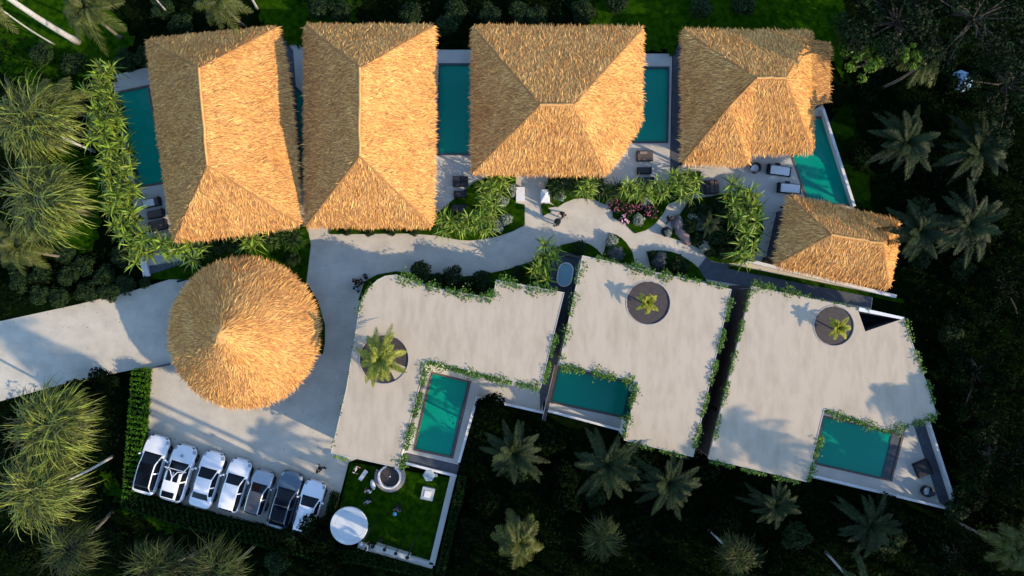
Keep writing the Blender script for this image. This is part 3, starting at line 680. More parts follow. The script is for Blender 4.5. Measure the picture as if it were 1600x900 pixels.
L3 = [(872, 290, 'dark spiky plant right of the tall white gate block', 1), (893, 287, 'spiky plant below the third roof, second right of the gate block', 1), (913, 295, 'spiky plant over the curved lawn edge below the third roof', 0), (938, 291, 'spiky plant below the lower right corner of the third roof', 1),
      (960, 296, 'spiky plant directly above the pink flowering bushes', 1), (985, 294, 'spiky plant left of the lowest daybed on the third terrace', 0), (1008, 300, 'spiky plant overlapping the lowest daybed on the third terrace', 0), (1033, 296, 'spiky plant right of the lowest daybed on the third terrace', 0),
      (1056, 285, 'bright spiky plant at the end of the slate strip', 0), (1076, 282, 'bright spiky plant right of the slate strip, near the fourth roof', 0), (1070, 302, 'spiky plant at the start of the narrow path by the big bed', 0)]
for i, (x, y, l, d) in enumerate(L3): place('spiky_plant', 'plant', SPD[i % 2] if d else SPK[i % 3], x, y, l, 1.5, 1.35 if d else 1.1, 'spiky plants below the third roof')
L4 = [(1148, 304, 'spiky plant at the top of the big planted bed'), (1170, 318, 'spiky plant at the upper right of the big planted bed'), (1172, 352, 'spiky plant on the right side of the big planted bed'), (1162, 392, 'spiky plant at the lower right of the big planted bed'), (1150, 335, 'spiky plant in the shaded middle of the big planted bed')]
for i, (x, y, l) in enumerate(L4): place('spiky_plant', 'plant', SPK[i % 3], x, y, l, 1.8, 1.4, 'spiky plants in the big bed')
for i, (x, y, l) in enumerate([(857, 396, 'upper of the two large spiky plants left of the oval tub'), (846, 425, 'lower of the two large spiky plants left of the oval tub')]):
    place('spiky_plant', 'plant', SPK[i], x, y, l, 2.4, 1.3, 'large spiky plants by the oval tub')
for m_ in (SPK + SPD): m_[0].name = 'spiky_foliage'

SH = [shrub_mesh('shrub_foliage', M['shrub'], 1.0, 1700, .085) for _ in range(3)]
DSH = [shrub_mesh('shrub_foliage', M['dshrub'], 1.2, 1500, .11) for _ in range(3)]
BALL = mesh_of('ball_foliage', leaf_cloud([((0, 0, .62), .72)], 1800, .06, .95, .12), M['greyleaf'])
SIL = [shrub_mesh('shrub_foliage', M['silver'], .7, 700, .08, 5) for _ in range(2)]
def stem_for(r):
    mb = MB()
    for k in range(5): a = k * 1.3; mb.tube([(0, 0, 0), (r * .3 * math.cos(a), r * .3 * math.sin(a), r * .7)], [.05 * r, .02 * r], 5)
    me = bpy.data.meshes.new('stem'); me.from_pydata(mb.v, [], mb.f); me.materials.append(M['bark']); return me
STM = stem_for(1.0)
def sh(px, py, label, kind='s', sc=1.0, z=.8, group=None, name='shrub'):
    d = {'s': SH, 'd': DSH, 'v': SIL}.get(kind)
    me = BALL if kind == 'b' else d[int(px + py) % len(d)]
    return place(name, 'shrub', (me, STM), px, py, label, z, sc, group)
for x, y, l in ((790, 341, 'round silver bush at the right of the lawn below the third roof'), (776, 353, 'silver bush nearest the path, below the spiky plants'), (787, 312, 'silver bush in the corner beside the entrance steps'), (797, 296, 'pale bush against the left side of the entrance steps'),
                (875, 303, 'silver bush on the lawn beside the tall white gate block'), (958, 375, 'silver bush in the small wedge-shaped lawn'), (1102, 385, 'pale bush at the lower rim of the big bed'), (1096, 352, 'small pale bush right of the pink boulder'), (1085, 340, 'small pale bush behind the grey boulder'),
                (999, 343, 'large silver bush amid the pink flowering bushes'), (1012, 312, 'pale bush at the top of the flower bed')):
    sh(x, y, l, 'v', .85, group='silver-leaved bushes')
for x, y, l, s_ in ((963, 396, 'clipped grey ball bush in the wedge-shaped lawn', .85), (1031, 410, 'clipped grey ball bush behind the middle flat roof, lower of the pair', .75), (1035, 400, 'clipped grey ball bush behind the middle flat roof, upper of the pair', .6)):
    sh(x, y, l, 'b', s_, group='clipped grey ball bushes')
for x, y, l, s_ in ((906, 388, 'leafy bush in the half-round lawn above the oval tub', .75), (1063, 415, 'broad dark bush on the lawn above the middle flat roof', 1.0), (1023, 398, 'small leafy bush left of the clipped ball bushes', .5),
    (1085, 322, 'dark bush at the upper left of the big bed', .8), (1105, 330, 'dark bush in the upper part of the big bed', .9), (1125, 318, 'dark bush below the double daybed', .8), (1120, 365, 'dark bush in the centre of the big bed', 1.15), (1140, 375, 'dark bush right of the small feathery palm', .9), (1112, 392, 'low bush near the lower path of the big bed', .6),
    (1078, 352, 'dark bush right behind the grey boulder', .8), (1128, 340, 'dark bush left of the rightmost spiky plants', 1.0), (1135, 395, 'dark bush at the bottom of the big bed', .9), (1092, 372, 'dark bush right of the pinkish boulder', .7), (1145, 358, 'dark bush between the spiky plants of the big bed', 1.0),
    (657, 422, 'dark round bush with light shoots above the long flat roof, leftmost of three', 1.05), (707, 432, 'dark round bush above the long flat roof, middle of three', 1.05), (753, 437, 'dark round bush above the long flat roof, rightmost of three', 1.05), (683, 436, 'low bush between the left and middle round bushes', .7), (731, 442, 'low bush between the middle and right round bushes', .7),
    (455, 405, 'dark bush between the round pavilion and the shaded path', .8), (300, 405, 'dark bush above the left shoulder of the round pavilion', .8), (810, 425, 'low bush on the lawn strip left of the spiky plants by the tub', .7), (792, 300, 'dark bush beside the entrance steps', .6),
    (540, 360, 'low bush under the lower eave of the second roof, left part', .5), (575, 361, 'low bush under the lower eave of the second roof, centre left', .5), (610, 361, 'low bush under the lower eave of the second roof, centre right', .5), (645, 360, 'low bush under the lower eave of the second roof, right part', .5)):
    sh(x, y, l, 's', s_, group='green bushes in the garden beds')
# flowering bushes
def flower_bush(px, py, m, label, sc):
    t = sh(px, py, label, 's', sc, name='flowering_bush')
    k = 26; a = rng.random(k) * 6.28; rr = np.sqrt(rng.random(k)) * .8 * sc; mb = MB()
    for i in range(k):
        z = sc * (1.15 - .45 * (rr[i] / sc) ** 2); mb.ball((rr[i] * math.cos(a[i]), rr[i] * math.sin(a[i]), z), (.075, .075, .045), 5, 3)
    mb.build('blossom', m, t, loc=(0, 0, 0))
flower_bush(964, 321, M['pink'], 'pink flowering bush at the upper left of the flower bed', .75)
flower_bush(982, 326, M['pink'], 'pink flowering bush beside the lawn in the middle of the flower bed', .65)
flower_bush(977, 342, M['lpink'], 'small pale pink bush at the lower left of the flower bed', .5)
flower_bush(1018, 331, M['pink'], 'red-pink flowering bush at the right of the flower bed', .75)
flower_bush(1001, 322, M['pink'], 'dark pink flowering bush in the shade of the spiky plants', .5)

# boulders
def boulder(px, py, d, rz, label, m=None):
    p = at(px, py, .3); mb = MB((p.x, p.y, 0)); mb.ball((p.x, p.y, d[2] * .35), d, 14, 9, Matrix.Rotation(rz, 3, 'Z'))
    mb.v = [(v[0] * (1 + .13 * math.sin(7 * v[1] + 5 * v[2])), v[1] * (1 + .13 * math.sin(6 * v[0])), max(0, v[2] * (1 + .12 * math.sin(5 * v[0] + 3 * v[1])))) for v in mb.v]
    tag(mb.build('boulder', m or M['rock'], smooth=True), label, 'rock', 'boulders by the big bed')
boulder(1059, 349, (.5, .75, .5), R(10), 'grey boulder at the left rim of the big planted bed')
boulder(1067, 367, (.42, .95, .45), R(40), 'pinkish elongated boulder beside the curved path', mat('pink_rock', (.30, .21, .19), .9, (.2, .14, .13), 3, bump=.6))

# creepers on roof edges
def creeper(line, label, z=3.4, width=.3, dens=70, size=.078, drop=.5, m=None, gap=0.0, off=0.0):
    P = pts(line, z); mb = MB(centroid(P)); V = []; total = 0
    for i in range(len(P) - 1):
        a, b = np.array(P[i]), np.array(P[i + 1]); L_ = np.linalg.norm(b - a); k = int(L_ * dens * 1.5)
        if k < 2: continue
        t = rng.random(k); dirv = (b - a) / L_; nrm = np.array([-dirv[1], dirv[0], 0])
        s_ = t * L_ + total; thick = np.clip(.55 + .45 * np.sin(s_ * 2.3 + i) + .3 * np.sin(s_ * 5.1), gap and -.2, 1.3)
        keep = thick > .12; t = t[keep]; thick = thick[keep]; k = len(t)
        w_ = rng.normal(0, .5, k) * width * (.4 + thick)
        c = a + t[:, None] * (b - a) + nrm * (w_[:, None] + off); c[:, 2] += rng.uniform(-drop, .16, k) * (1 + 0 * thick) + .1 * thick
        n3 = rng.normal(0, .5, (k, 3)) + [0, 0, 1]; n3 /= np.linalg.norm(n3, axis=1)[:, None]
        u = np.cross(n3, rng.normal(0, 1, (k, 3))); u /= np.linalg.norm(u, axis=1)[:, None]; v = np.cross(n3, u); q = size * rng.uniform(.6, 1.3, k)[:, None]
        V.append(np.stack([c - u * q, c - v * q * .7, c + u * q, c + v * q * .7], 1).reshape(-1, 3)); total += L_
    V = np.concatenate(V); mb.arr(V, np.arange(len(V)).reshape(-1, 4))
    tag(mb.build('creeper', m or M['ivy']), label, 'creeper', 'creepers trailing over the flat roof edges')
creeper([(560, 492), (565, 470), (573, 454), (582, 445)], 'creeper on the rounded left corner of the long flat roof', dens=60, width=.18)
creeper([(520, 700), (541, 607), (556, 520)], 'sparse creeper on the left edge of the long flat roof', dens=12, width=.1, gap=1)
creeper([(622, 431), (650, 441), (677, 450), (741, 465), (768, 468), (773, 440)], 'thick creeper below the three round bushes on the long flat roof', dens=170, width=.45)
creeper([(778, 438), (810, 449), (850, 455), (872, 455)], 'creeper on the long flat roof edge left of the oval tub', dens=150, width=.4)
creeper([(868, 520), (862, 555), (850, 600)], 'creeper on the lower right edge of the long flat roof', dens=90, width=.2)
creeper([(845, 605), (800, 598), (762, 590), (715, 578), (668, 565)], 'long creeper along the inner edge above the narrow pool terrace', dens=150, width=.3)
creeper([(667, 565), (650, 640), (634, 700), (625, 733)], 'creeper on the left side of the narrow pool', dens=130, width=.32)
creeper([(520, 713), (545, 720)], 'small yellowish creeper at the lower left corner of the long flat roof', dens=25, width=.08, m=M['lime'])
creeper([(912, 408), (898, 465), (884, 530), (877, 562)], 'sparse bright creeper on the left edge of the middle flat roof', dens=75, width=.3, off=.0, m=M['ivy'], gap=1)
creeper([(930, 403), (960, 410), (985, 417)], 'creeper on the upper edge of the middle flat roof below the ball bush', dens=70, width=.2)
creeper([(985, 417), (1010, 424), (1035, 433), (1060, 432)], 'thick creeper on the top edge of the middle flat roof', dens=190, width=.4)
creeper([(1060, 433), (1100, 441), (1138, 450)], 'thin creeper at the top right of the middle flat roof', dens=80, width=.2)
creeper([(1142, 465), (1124, 545), (1104, 620), (1084, 700)], 'thick creeper down the right edge of the middle flat roof', dens=120, width=.2)
creeper([(876, 572), (930, 582), (990, 597)], 'creeper hanging over the upper edge of the wide pool', dens=160, width=.32)
creeper([(995, 600), (985, 640), (976, 685)], 'creeper on the right side of the wide pool', dens=110, width=.28)
creeper([(985, 692), (1030, 703), (1080, 716)], 'low creeper along the bottom edge of the middle flat roof', dens=60, width=.18)
creeper([(1174, 450), (1158, 515), (1139, 592), (1116, 690)], 'creeper on the left edge of the right flat roof', dens=90, width=.15)
creeper([(1175, 445), (1215, 452), (1250, 460)], 'thick creeper on the top left edge of the right flat roof', dens=160, width=.32)
creeper([(1255, 462), (1300, 472), (1360, 486)], 'sparse creeper on the top edge of the right flat roof', dens=22, width=.14, gap=1)
creeper([(1413, 498), (1430, 550), (1450, 600), (1464, 648)], 'creeper on the slanted right edge of the right flat roof', dens=90, width=.22)
creeper([(1462, 650), (1420, 664), (1385, 674), (1340, 658), (1290, 642)], 'creeper above the teal pool of the triangular terrace', dens=130, width=.3)
creeper([(1284, 680), (1272, 720), (1262, 752)], 'creeper on the left side of the triangular terrace pool', dens=120, width=.28)
creeper([(1110, 720), (1180, 738), (1255, 755)], 'low creeper along the bottom edge of the right flat roof', dens=50, width=.16)

# fallen leaves
def litter(poly, z, n, label):
    P = pts(poly, z); xs = [p.x for p in P]; ys = [p.y for p in P]; mb = MB(); k = 0
    while k < n:
        x = random.uniform(min(xs), max(xs)); y = random.uniform(min(ys), max(ys))
        if inpoly(x, y, P):
            a = random.random() * 6.28; q = random.uniform(.025, .07); u = Vector((math.cos(a), math.sin(a), .2)) * q; v = Vector((-math.sin(a), math.cos(a), .1)) * q * .5; c = Vector((x, y, z + .03))
            mb.add([c - u, c - v, c + u, c + v], [(0, 1, 2, 3)]); k += 1
    tag(mb.build('leaf_litter', mat('dry_leaf', (.12, .08, .03), .9, island=.5)), label, 'fallen leaves', kind='stuff')
litter([(225, 575), (0, 625), (0, 505), (205, 458), (300, 430), (480, 385), (800, 365), (870, 330), (1000, 370), (800, 405), (560, 440), (530, 640), (510, 780), (225, 680)], .2, 160, 'small dry leaves scattered over the driveway and court')
# hedges
def hedge(P4, h, label, dens=260, m=None, comb=None, size=.07):
    P = pts(P4, h); c = centroid(P); t = thing('hedge', label, 'hedge', c)
    MB(c).prism(inset(P, .1), 0, h - .08).build('hedge_core', M['hedgein'], t)
    A = abs(area(P)); xs = [p.x for p in P]; ys = [p.y for p in P]; V = []
    k = int(A * dens); q = []
    while len(q) < k:
        x = random.uniform(min(xs), max(xs)); y = random.uniform(min(ys), max(ys))
        if inpoly(x, y, P): q.append((x, y))
    q = np.array(q); z = h + .06 * rng.normal(0, 1, k) - .05
    if comb: z += .12 * np.sin((q[:, 0] * comb[0] + q[:, 1] * comb[1]) * 2 * math.pi / .42)
    Cc = np.column_stack([q, z])
    n = len(P)
    for i in range(n):     # side leaves
        a, b = P[i], P[(i + 1) % n]; L_ = (b - a).length; kk = int(L_ * h * dens * .5); tt = rng.random(kk)[:, None]
        Cc = np.vstack([Cc, np.column_stack([np.array(a)[None, :2] * (1 - tt) + np.array(b)[None, :2] * tt + rng.normal(0, .05, (kk, 2)), rng.uniform(.05, h, kk)])])
    k = len(Cc); n3 = rng.normal(0, .5, (k, 3)) + [0, 0, .8]; n3 /= np.linalg.norm(n3, axis=1)[:, None]
    u = np.cross(n3, rng.normal(0, 1, (k, 3))); u /= np.linalg.norm(u, axis=1)[:, None]; v = np.cross(n3, u); s_ = size * rng.uniform(.6, 1.4, k)[:, None]
    mb = MB(c); mb.arr(np.stack([Cc - u * s_, Cc - v * s_ * .5, Cc + u * s_, Cc + v * s_ * .5], 1).reshape(-1, 3), np.arange(k * 4).reshape(-1, 4))
    mb.build('leaves', m or M['hedge'], t)
hedge([(206, 578), (228, 576), (222, 690), (211, 765), (190, 785), (197, 690)], 1.0, 'clipped green hedge with combed rows down the left side of the parking court', comb=(.15, 1), m=mat('hedge_bright', (.07, .17, .008), .6, (.03, .09, .005), 3, island=.5, trans=.15, spec=.1))
hedge([(195, 768), (300, 800), (420, 828), (512, 858), (508, 880), (400, 852), (290, 826), (188, 792)], 1.0, 'long dark green hedge behind the parked cars', comb=(1, .2))
hedge([(516, 772), (527, 774), (512, 850), (498, 846)], .9, 'short leafy hedge between the rightmost parked car and the round white canopy')
hedge([(512, 858), (560, 860), (675, 892), (672, 905), (555, 880), (508, 880)], .8, 'dark hedge along the outside of the lower garden wall')
hedge([(718, 745), (728, 748), (693, 900), (682, 896)], 1.0, 'dark leafy hedge along the outside of the right garden wall')

# ---------------------------------------------------------------- palms and trees
COCO = [feather_crown('palm_crown', M['coco'], 22, 2.6, .62, 30, .45, .06, (-15, 62), .5) for _ in range(2)]
WEEP = [weeping_crown('weeping_crown', M['weep'], 1150, 3.2, .06) for _ in range(3)]
WEEPD = [weeping_crown('weeping_crown', mat('shaded_weeping_leaf', (.060, .070, .014), .5, (.010, .018, .004), 1.1, island=.8, trans=.1, spec=.15), 700, 2.9, .06) for _ in range(2)]  # darker copy of the weeping leaf, shade put into its colour
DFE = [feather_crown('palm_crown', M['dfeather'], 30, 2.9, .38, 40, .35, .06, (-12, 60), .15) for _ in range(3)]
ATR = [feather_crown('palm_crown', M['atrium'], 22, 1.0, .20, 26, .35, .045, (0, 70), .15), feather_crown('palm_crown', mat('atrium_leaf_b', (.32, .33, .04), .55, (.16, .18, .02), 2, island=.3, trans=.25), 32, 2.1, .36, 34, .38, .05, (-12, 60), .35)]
def palm(name, crown, cpx, cpy, ch, label, sc=1.0, base=None, lean=0, tr='trunk', r=.115, group=None, zb=0.0):
    cp = at(cpx, cpy, ch)
    b = at(*base, 0) if base else Vector((cp.x + random.uniform(-.3, .3), cp.y + random.uniform(-.3, .3), 0))
    b.z = zb
    t = thing(name, label, 'palm', b, 0, group); P = []
    for k in range(9):
        f = k / 8; p = b.lerp(cp, f); bow = math.sin(f * math.pi) * .06 * (cp - b).length; P.append(p - b + Vector((bow * .3, -bow * .4, bow * .2)))
    MB().tube(P, [r * (1.35 if k == 0 else 1 - .35 * k / 8) for k in range(9)], 10).build('trunk', M[tr], t, smooth=True)
    data_part('crown', crown, t, cp - b, (random.gauss(0, .08), random.gauss(0, .08), random.random() * 6.28), sc)
    return t
WG = 'large weeping-leaved palms at the left'
palm('weeping_palm', WEEP[0], 50, 190, 8, 'large weeping palm with a thin white trunk reaching right, upper left edge', 1.15, (148, 236), tr='paletrunk', r=.11, group=WG)
palm('weeping_palm', WEEP[1], 68, 310, 8, 'large weeping palm below another, level with the left pool bottom', 1.2, (140, 330), group=WG)
palm('weeping_palm', WEEP[2], 80, 665, 8, 'large weeping palm left of the clipped hedge, upper of the lower left group', 1.15, (150, 640), group=WG)
palm('weeping_palm', WEEP[0], 62, 765, 8, 'large weeping palm with a pale trunk, middle of the lower left group', 1.1, (176, 713), tr='paletrunk', r=.1, group=WG)
palm('weeping_palm', WEEPD[1], 110, 855, 7, 'weeping palm in the lower left group, lowest on the left', .9, (175, 800), group=WG)
palm('weeping_palm', WEEPD[0], 245, 885, 8, 'shaded weeping palm cut by the bottom edge, left of two', .85, (330, 850), group=WG)
palm('weeping_palm', WEEPD[1], 335, 890, 9, 'shaded weeping palm cut by the bottom edge, right of two', .85, (400, 850), group=WG)
palm('coconut_palm', COCO[0], 133, 12, 8, 'yellow-green feather palm at the top left edge', 1.0, (190, 60), r=.13)
palm('coconut_palm', COCO[1], 338, -2, 8, 'yellow-green palm cut by the top edge above the leftmost roof', .85, (380, 40), r=.13)
palm('coconut_palm', COCO[1], 85, 155, 5, 'dark feather palm half hidden between the weeping palm and the spiky row', .9)
palm('coconut_palm', COCO[0], 25, 385, 6, 'olive feather palm at the left edge above the dark bushes', .9)
palm('coconut_palm', COCO[0], -45, -45, 14, 'tall leaning palm with a thick white trunk in the top left corner', 1.2, (122, 66), tr='paletrunk', r=.24)
palm('coconut_palm', COCO[1], -30, -10, 13, 'slender leaning palm with a thin white trunk beside the thick white one', .9, (86, 70), tr='paletrunk', r=.07)
palm('coconut_palm', COCO[0], 180, -80, 14, 'slender white-trunked palm leaning out over the top edge', .9, (262, 20), tr='paletrunk', r=.07)
palm('coconut_palm', COCO[0], 360, -60, 12, 'white-trunked palm leaning out above the leftmost roof', .9, (402, 14), tr='paletrunk', r=.1)
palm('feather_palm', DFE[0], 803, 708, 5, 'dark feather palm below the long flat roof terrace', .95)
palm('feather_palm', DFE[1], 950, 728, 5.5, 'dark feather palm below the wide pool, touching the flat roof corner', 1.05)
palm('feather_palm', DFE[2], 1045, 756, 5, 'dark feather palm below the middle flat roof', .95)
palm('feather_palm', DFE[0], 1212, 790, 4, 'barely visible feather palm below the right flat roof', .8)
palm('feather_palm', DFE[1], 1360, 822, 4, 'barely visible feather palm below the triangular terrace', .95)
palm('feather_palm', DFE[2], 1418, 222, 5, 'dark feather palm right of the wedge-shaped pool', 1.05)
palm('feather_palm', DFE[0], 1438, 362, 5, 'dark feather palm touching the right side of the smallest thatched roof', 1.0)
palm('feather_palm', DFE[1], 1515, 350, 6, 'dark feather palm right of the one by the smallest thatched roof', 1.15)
palm('feather_palm', COCO[0], 1445, 95, 6, 'olive feather palm under the big tree at the upper right', .85)
palm('feather_palm', DFE[2], 1530, 235, 5, 'shadowy feather palm in the dark thicket at the right', 1.1)
palm('spiky_palm', WEEPD[0], 942, 842, 6, 'dark shaggy palm with thin leaves below the feather palms', .62, tr='bark')
palm('spiky_palm', WEEPD[1], 1150, 868, 6, 'shaded shaggy palm at the bottom edge right of centre', .6, (1108, 828), tr='paletrunk', r=.09)
palm('coconut_palm', COCO[1], 812, 848, 6, 'yellowish feather palm with a rusty heart near the bottom centre', .9)
palm('coconut_palm', COCO[0], 1590, 860, 7, 'lit yellow-green palm in the lower right corner', .9)
palm('coconut_palm', DFE[1], 1350, 930, 9, 'palm beyond the bottom edge whose pale trunk shows at the lower right', .9, (1290, 862), tr='paletrunk', r=.1)
palm('coconut_palm', ATR[1], 593, 561, 4.9, 'bright olive palm with an orange heart growing through the long flat roof', 1.1, zb=.0, r=.12)
palm('date_palm', ATR[0], 1012, 473, 4.4, 'small yellow-green palm in the brown well of the middle flat roof', 1.0, zb=.0, r=.09)
palm('date_palm', ATR[0], 1311, 512, 4.4, 'small bright green palm in the dark well of the right flat roof', 1.05, zb=.0, r=.09)
palm('date_palm', DFE[1], 1108, 350, 1.8, 'small feathery palm in the centre of the big planted bed', .42, r=.06)
# unseen palms set beyond the frame to cast shadows on the court and roofs
OUT = 'unseen shadow-casting palms beyond the picture edge'
def shadow_caster(tx, ty, tz, h, label, crown, sc):
    T = at(tx, ty, tz); h = tz + 3
    while True:
        e_ = (h - tz) / math.tan(R(SUN_EL)); bx = 800 + (T.x + e_ * math.cos(R(SUN_AZ))) * F / H; by = 490 - (T.y - e_ * math.sin(R(SUN_AZ))) * F / H
        if by > 925 or bx > 1625: break
        h += .25
    d = (h - tz) / math.tan(R(SUN_EL)); cx = T.x + d * math.cos(R(SUN_AZ)); cy = T.y - d * math.sin(R(SUN_AZ))
    t = thing('coconut_palm', label, 'palm', (cx, cy, 0), 0, OUT)
    MB().tube([(0, 0, 0), (.3, .2, h * .5), (0, 0, h)], [.22, .16, .13], 9).build('trunk', M['trunk'], t, smooth=True)
    data_part('crown', crown, t, (0, 0, h), (0, 0, random.random() * 6), sc)
for args in ((60, 560, 0, 17), (20, 525, 0, 18), (430, 690, 0, 17), (110, 590, 0, 16.5), (270, 690, 0, 14.5), (1185, 690, 4, 17.5), (1400, 625, 3.4, 12.5), (1235, 720, 4, 16), (690, 705, 0, 20), (955, 650, 0, 18), (1340, 690, 0, 13), (1360, 735, 0, 12)):
    shadow_caster(*args, 'unseen tall palm placed for its shadow beyond the lower or right edge of the picture', COCO[0] if args[0] % 20 else COCO[1], 1.0)

# broadleaf trees
def tree(name, base, cen, crown_r, h, label, m, n=5000, size=.14, seed=0, nb=14, group=None, flat=.6, tr='bark'):
    rs = random.Random(seed); b = at(*base, 0); c = at(*cen, h); off = c - b; bl = []; t = thing(name, label, 'tree', b, 0, group)
    limbs = MB(); limbs.tube([(0, 0, 0), (off.x * .3, off.y * .3, h * .35), (off.x * .7, off.y * .7, h * .65)], [.3, .22, .16], 9)
    fork = Vector((off.x * .7, off.y * .7, h * .65))
    for i in range(nb):
        a = i * 2.4 + rs.random(); q = crown_r * math.sqrt((i + .5) / nb) * rs.uniform(.8, 1.1); p = Vector((off.x + q * math.cos(a), off.y + q * math.sin(a), h + crown_r * flat * (rs.uniform(-.3, .35) - .4 * (q / crown_r) ** 2)))
        bl.append((tuple(p), crown_r * rs.uniform(.2, .36)))
        limbs.tube([fork, fork.lerp(p, .5) + Vector((rs.uniform(-.3, .3), rs.uniform(-.3, .3), .3)), p], [.1, .06, .02], 5)
    limbs.build('trunk', M[tr], t)
    mb = MB()
    for V, Fc in leaf_cloud(bl, n, size, .7, .6): mb.arr(V, Fc)
    mb.build('crown', m, t, loc=(0, 0, 0)); return t
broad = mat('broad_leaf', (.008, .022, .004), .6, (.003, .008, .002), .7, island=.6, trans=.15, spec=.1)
broadl = mat('lit_broad_leaf', (.13, .22, .012), .5, (.05, .10, .006), .7, island=.5, trans=.25, spec=.2)  # broad leaf in a brighter colour that stands in for sunlight
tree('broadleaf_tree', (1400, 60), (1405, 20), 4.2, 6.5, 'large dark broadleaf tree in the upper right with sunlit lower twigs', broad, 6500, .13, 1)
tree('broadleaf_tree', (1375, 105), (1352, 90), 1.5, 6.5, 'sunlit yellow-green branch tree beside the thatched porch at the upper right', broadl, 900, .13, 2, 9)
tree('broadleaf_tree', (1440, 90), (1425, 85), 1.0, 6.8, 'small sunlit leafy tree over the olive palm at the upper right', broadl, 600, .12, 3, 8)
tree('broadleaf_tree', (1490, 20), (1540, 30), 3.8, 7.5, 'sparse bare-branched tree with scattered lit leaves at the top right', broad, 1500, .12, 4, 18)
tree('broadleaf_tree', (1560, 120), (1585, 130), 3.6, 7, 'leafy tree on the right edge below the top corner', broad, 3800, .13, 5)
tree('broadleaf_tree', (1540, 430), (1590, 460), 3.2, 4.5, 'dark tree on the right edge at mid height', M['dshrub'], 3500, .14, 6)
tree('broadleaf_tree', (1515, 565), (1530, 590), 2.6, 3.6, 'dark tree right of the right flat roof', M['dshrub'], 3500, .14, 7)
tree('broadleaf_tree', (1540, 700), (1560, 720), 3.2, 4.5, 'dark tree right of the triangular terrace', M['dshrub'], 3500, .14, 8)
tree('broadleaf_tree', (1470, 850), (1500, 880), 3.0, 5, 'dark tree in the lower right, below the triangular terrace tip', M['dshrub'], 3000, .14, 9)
# unseen trees added beyond the right and lower edges to shade the thicket
k = 0
for x, y, h, r in ((1640, 90, 9, 4), (1650, 200, 8.5, 4), (1650, 310, 8, 4), (1660, 420, 8, 4), (1650, 530, 8, 4), (1650, 640, 8.5, 4), (1650, 760, 9, 4.5), (1640, 880, 9, 4.5), (1730, 980, 13, 5), (1600, 985, 11, 4.5), (1500, 975, 10, 4), (1400, 985, 10, 4), (1290, 985, 9.5, 4),
                   (1180, 990, 10, 4), (1070, 990, 9.5, 4), (960, 985, 10, 4), (860, 985, 9, 4), (760, 985, 10, 4), (660, 990, 10, 4), (550, 990, 9, 4)):
    k += 1; tree('broadleaf_tree', (x, y), (x + (x - 800) * .22, y + (y - 490) * .22), r, h, 'unseen dark tree added for shade beyond the right or lower edge of the picture', M['dshrub'], 1500, .3, 20 + k, 10, 'unseen trees added for shade beyond the picture edge', .9)

# dark bushes one can tell apart
def bush(x, y, label, kind='s', sc=1.3, z=1.2, group='bushes around the estate'): sh(x, y, label, kind, sc, z, group)
TOPB = [(497, 8, 'bush at the top edge above the second roof, left'), (530, 15, 'bush at the top edge above the second roof, middle'), (640, 20, 'bush above the right half of the second roof'), (696, 35, 'tall bush at the top right corner of the second roof'), (712, 15, 'bush at the top edge between the second and third roofs'), (765, 20, 'bush above the left corner of the third roof'), (812, 15, 'bush at the top edge above the third roof, left'),
        (838, 22, 'bush above the third roof, middle'), (912, 15, 'bush above the third roof, right'), (965, 0, 'small bush on the bright top lawn'), (1097, 8, 'round bush on the lawn above the fourth roof'), (1165, 2, 'bush at the top edge above the fourth roof'),
        (250, 10, 'dark bush at the top edge right of the feather palm'), (280, 35, 'dark bush above the left corner of the leftmost roof'), (60, 80, 'bush right of the thin white trunks at the upper left'), (110, 95, 'bush above the spiky row at the upper left'), (190, 92, 'leafy bush above the white terrace corner of the left pool'), (225, 85, 'bush touching the left edge of the leftmost roof')]
for x, y, l in TOPB: bush(x, y, l, 's', 1.15)
LB = [(25, 440), (60, 425), (85, 465), (55, 460), (100, 430), (125, 415), (130, 455), (158, 430), (165, 455), (185, 400), (190, 445), (15, 410), (95, 395), (218, 440)]
LBL = ['dark bush at the left edge above the driveway', 'second dark bush above the driveway from the left edge', 'dark bush touching the driveway, left part', 'dark bush just above the driveway near the left edge', 'bush in the middle of the cluster above the driveway', 'upper bush of the cluster above the driveway', 'bush touching the driveway edge, centre of the cluster',
       'bush right of centre in the cluster above the driveway', 'bush overhanging the driveway at its right part', 'uppermost right bush of the cluster below the spiky row', 'bush overhanging the driveway near the white corner wall', 'uppermost left bush of the cluster above the driveway', 'bush below the lit lawn patch at the left', 'small bush beside the short white corner wall']
for (x, y), l in zip(LB, LBL): bush(x, y, l, 's', 1.05 if x != 218 else .6)
for x, y, l in ((765, 640, 'bush under the terrace wall beside the narrow pool'), (860, 690, 'bush right of the feather palm below the terrace'), (760, 790, 'dark bush right of the garden wall'), (740, 830, 'dark bush near the lower garden hedge'), (1100, 735, 'dark bush below the lane between the flat roofs'), (1000, 740, 'dark bush between the two middle feather palms'),
                (890, 780, 'dark bush below the leftmost feather palms'), (1390, 800, 'dark bush under the lower wall of the triangular terrace'), (1500, 800, 'pale-leaved bush at the tip of the triangular terrace'), (1490, 525, 'faintly lit bush right of the right flat roof'), (1530, 730, 'faintly lit bush right of the triangular terrace'), (40, 870, 'dark bush in the lower left corner'),
                (180, 850, 'dark bush below the long hedge at the left'), (430, 880, 'pale-leaved bush at the bottom edge below the parked cars'), (510, 890, 'dark bush at the bottom edge below the round canopy'), (1345, 240, 'dark bush right of the wedge pool wall'), (1500, 130, 'dark bush under the bare-branched tree'), (160, 600, 'dark bush below the driveway, left of the hedge'), (120, 615, 'dark bush under the driveway edge')):
    bush(x, y, l, 'd' if 'pale' not in l and 'lit' not in l else 's', 1.2)
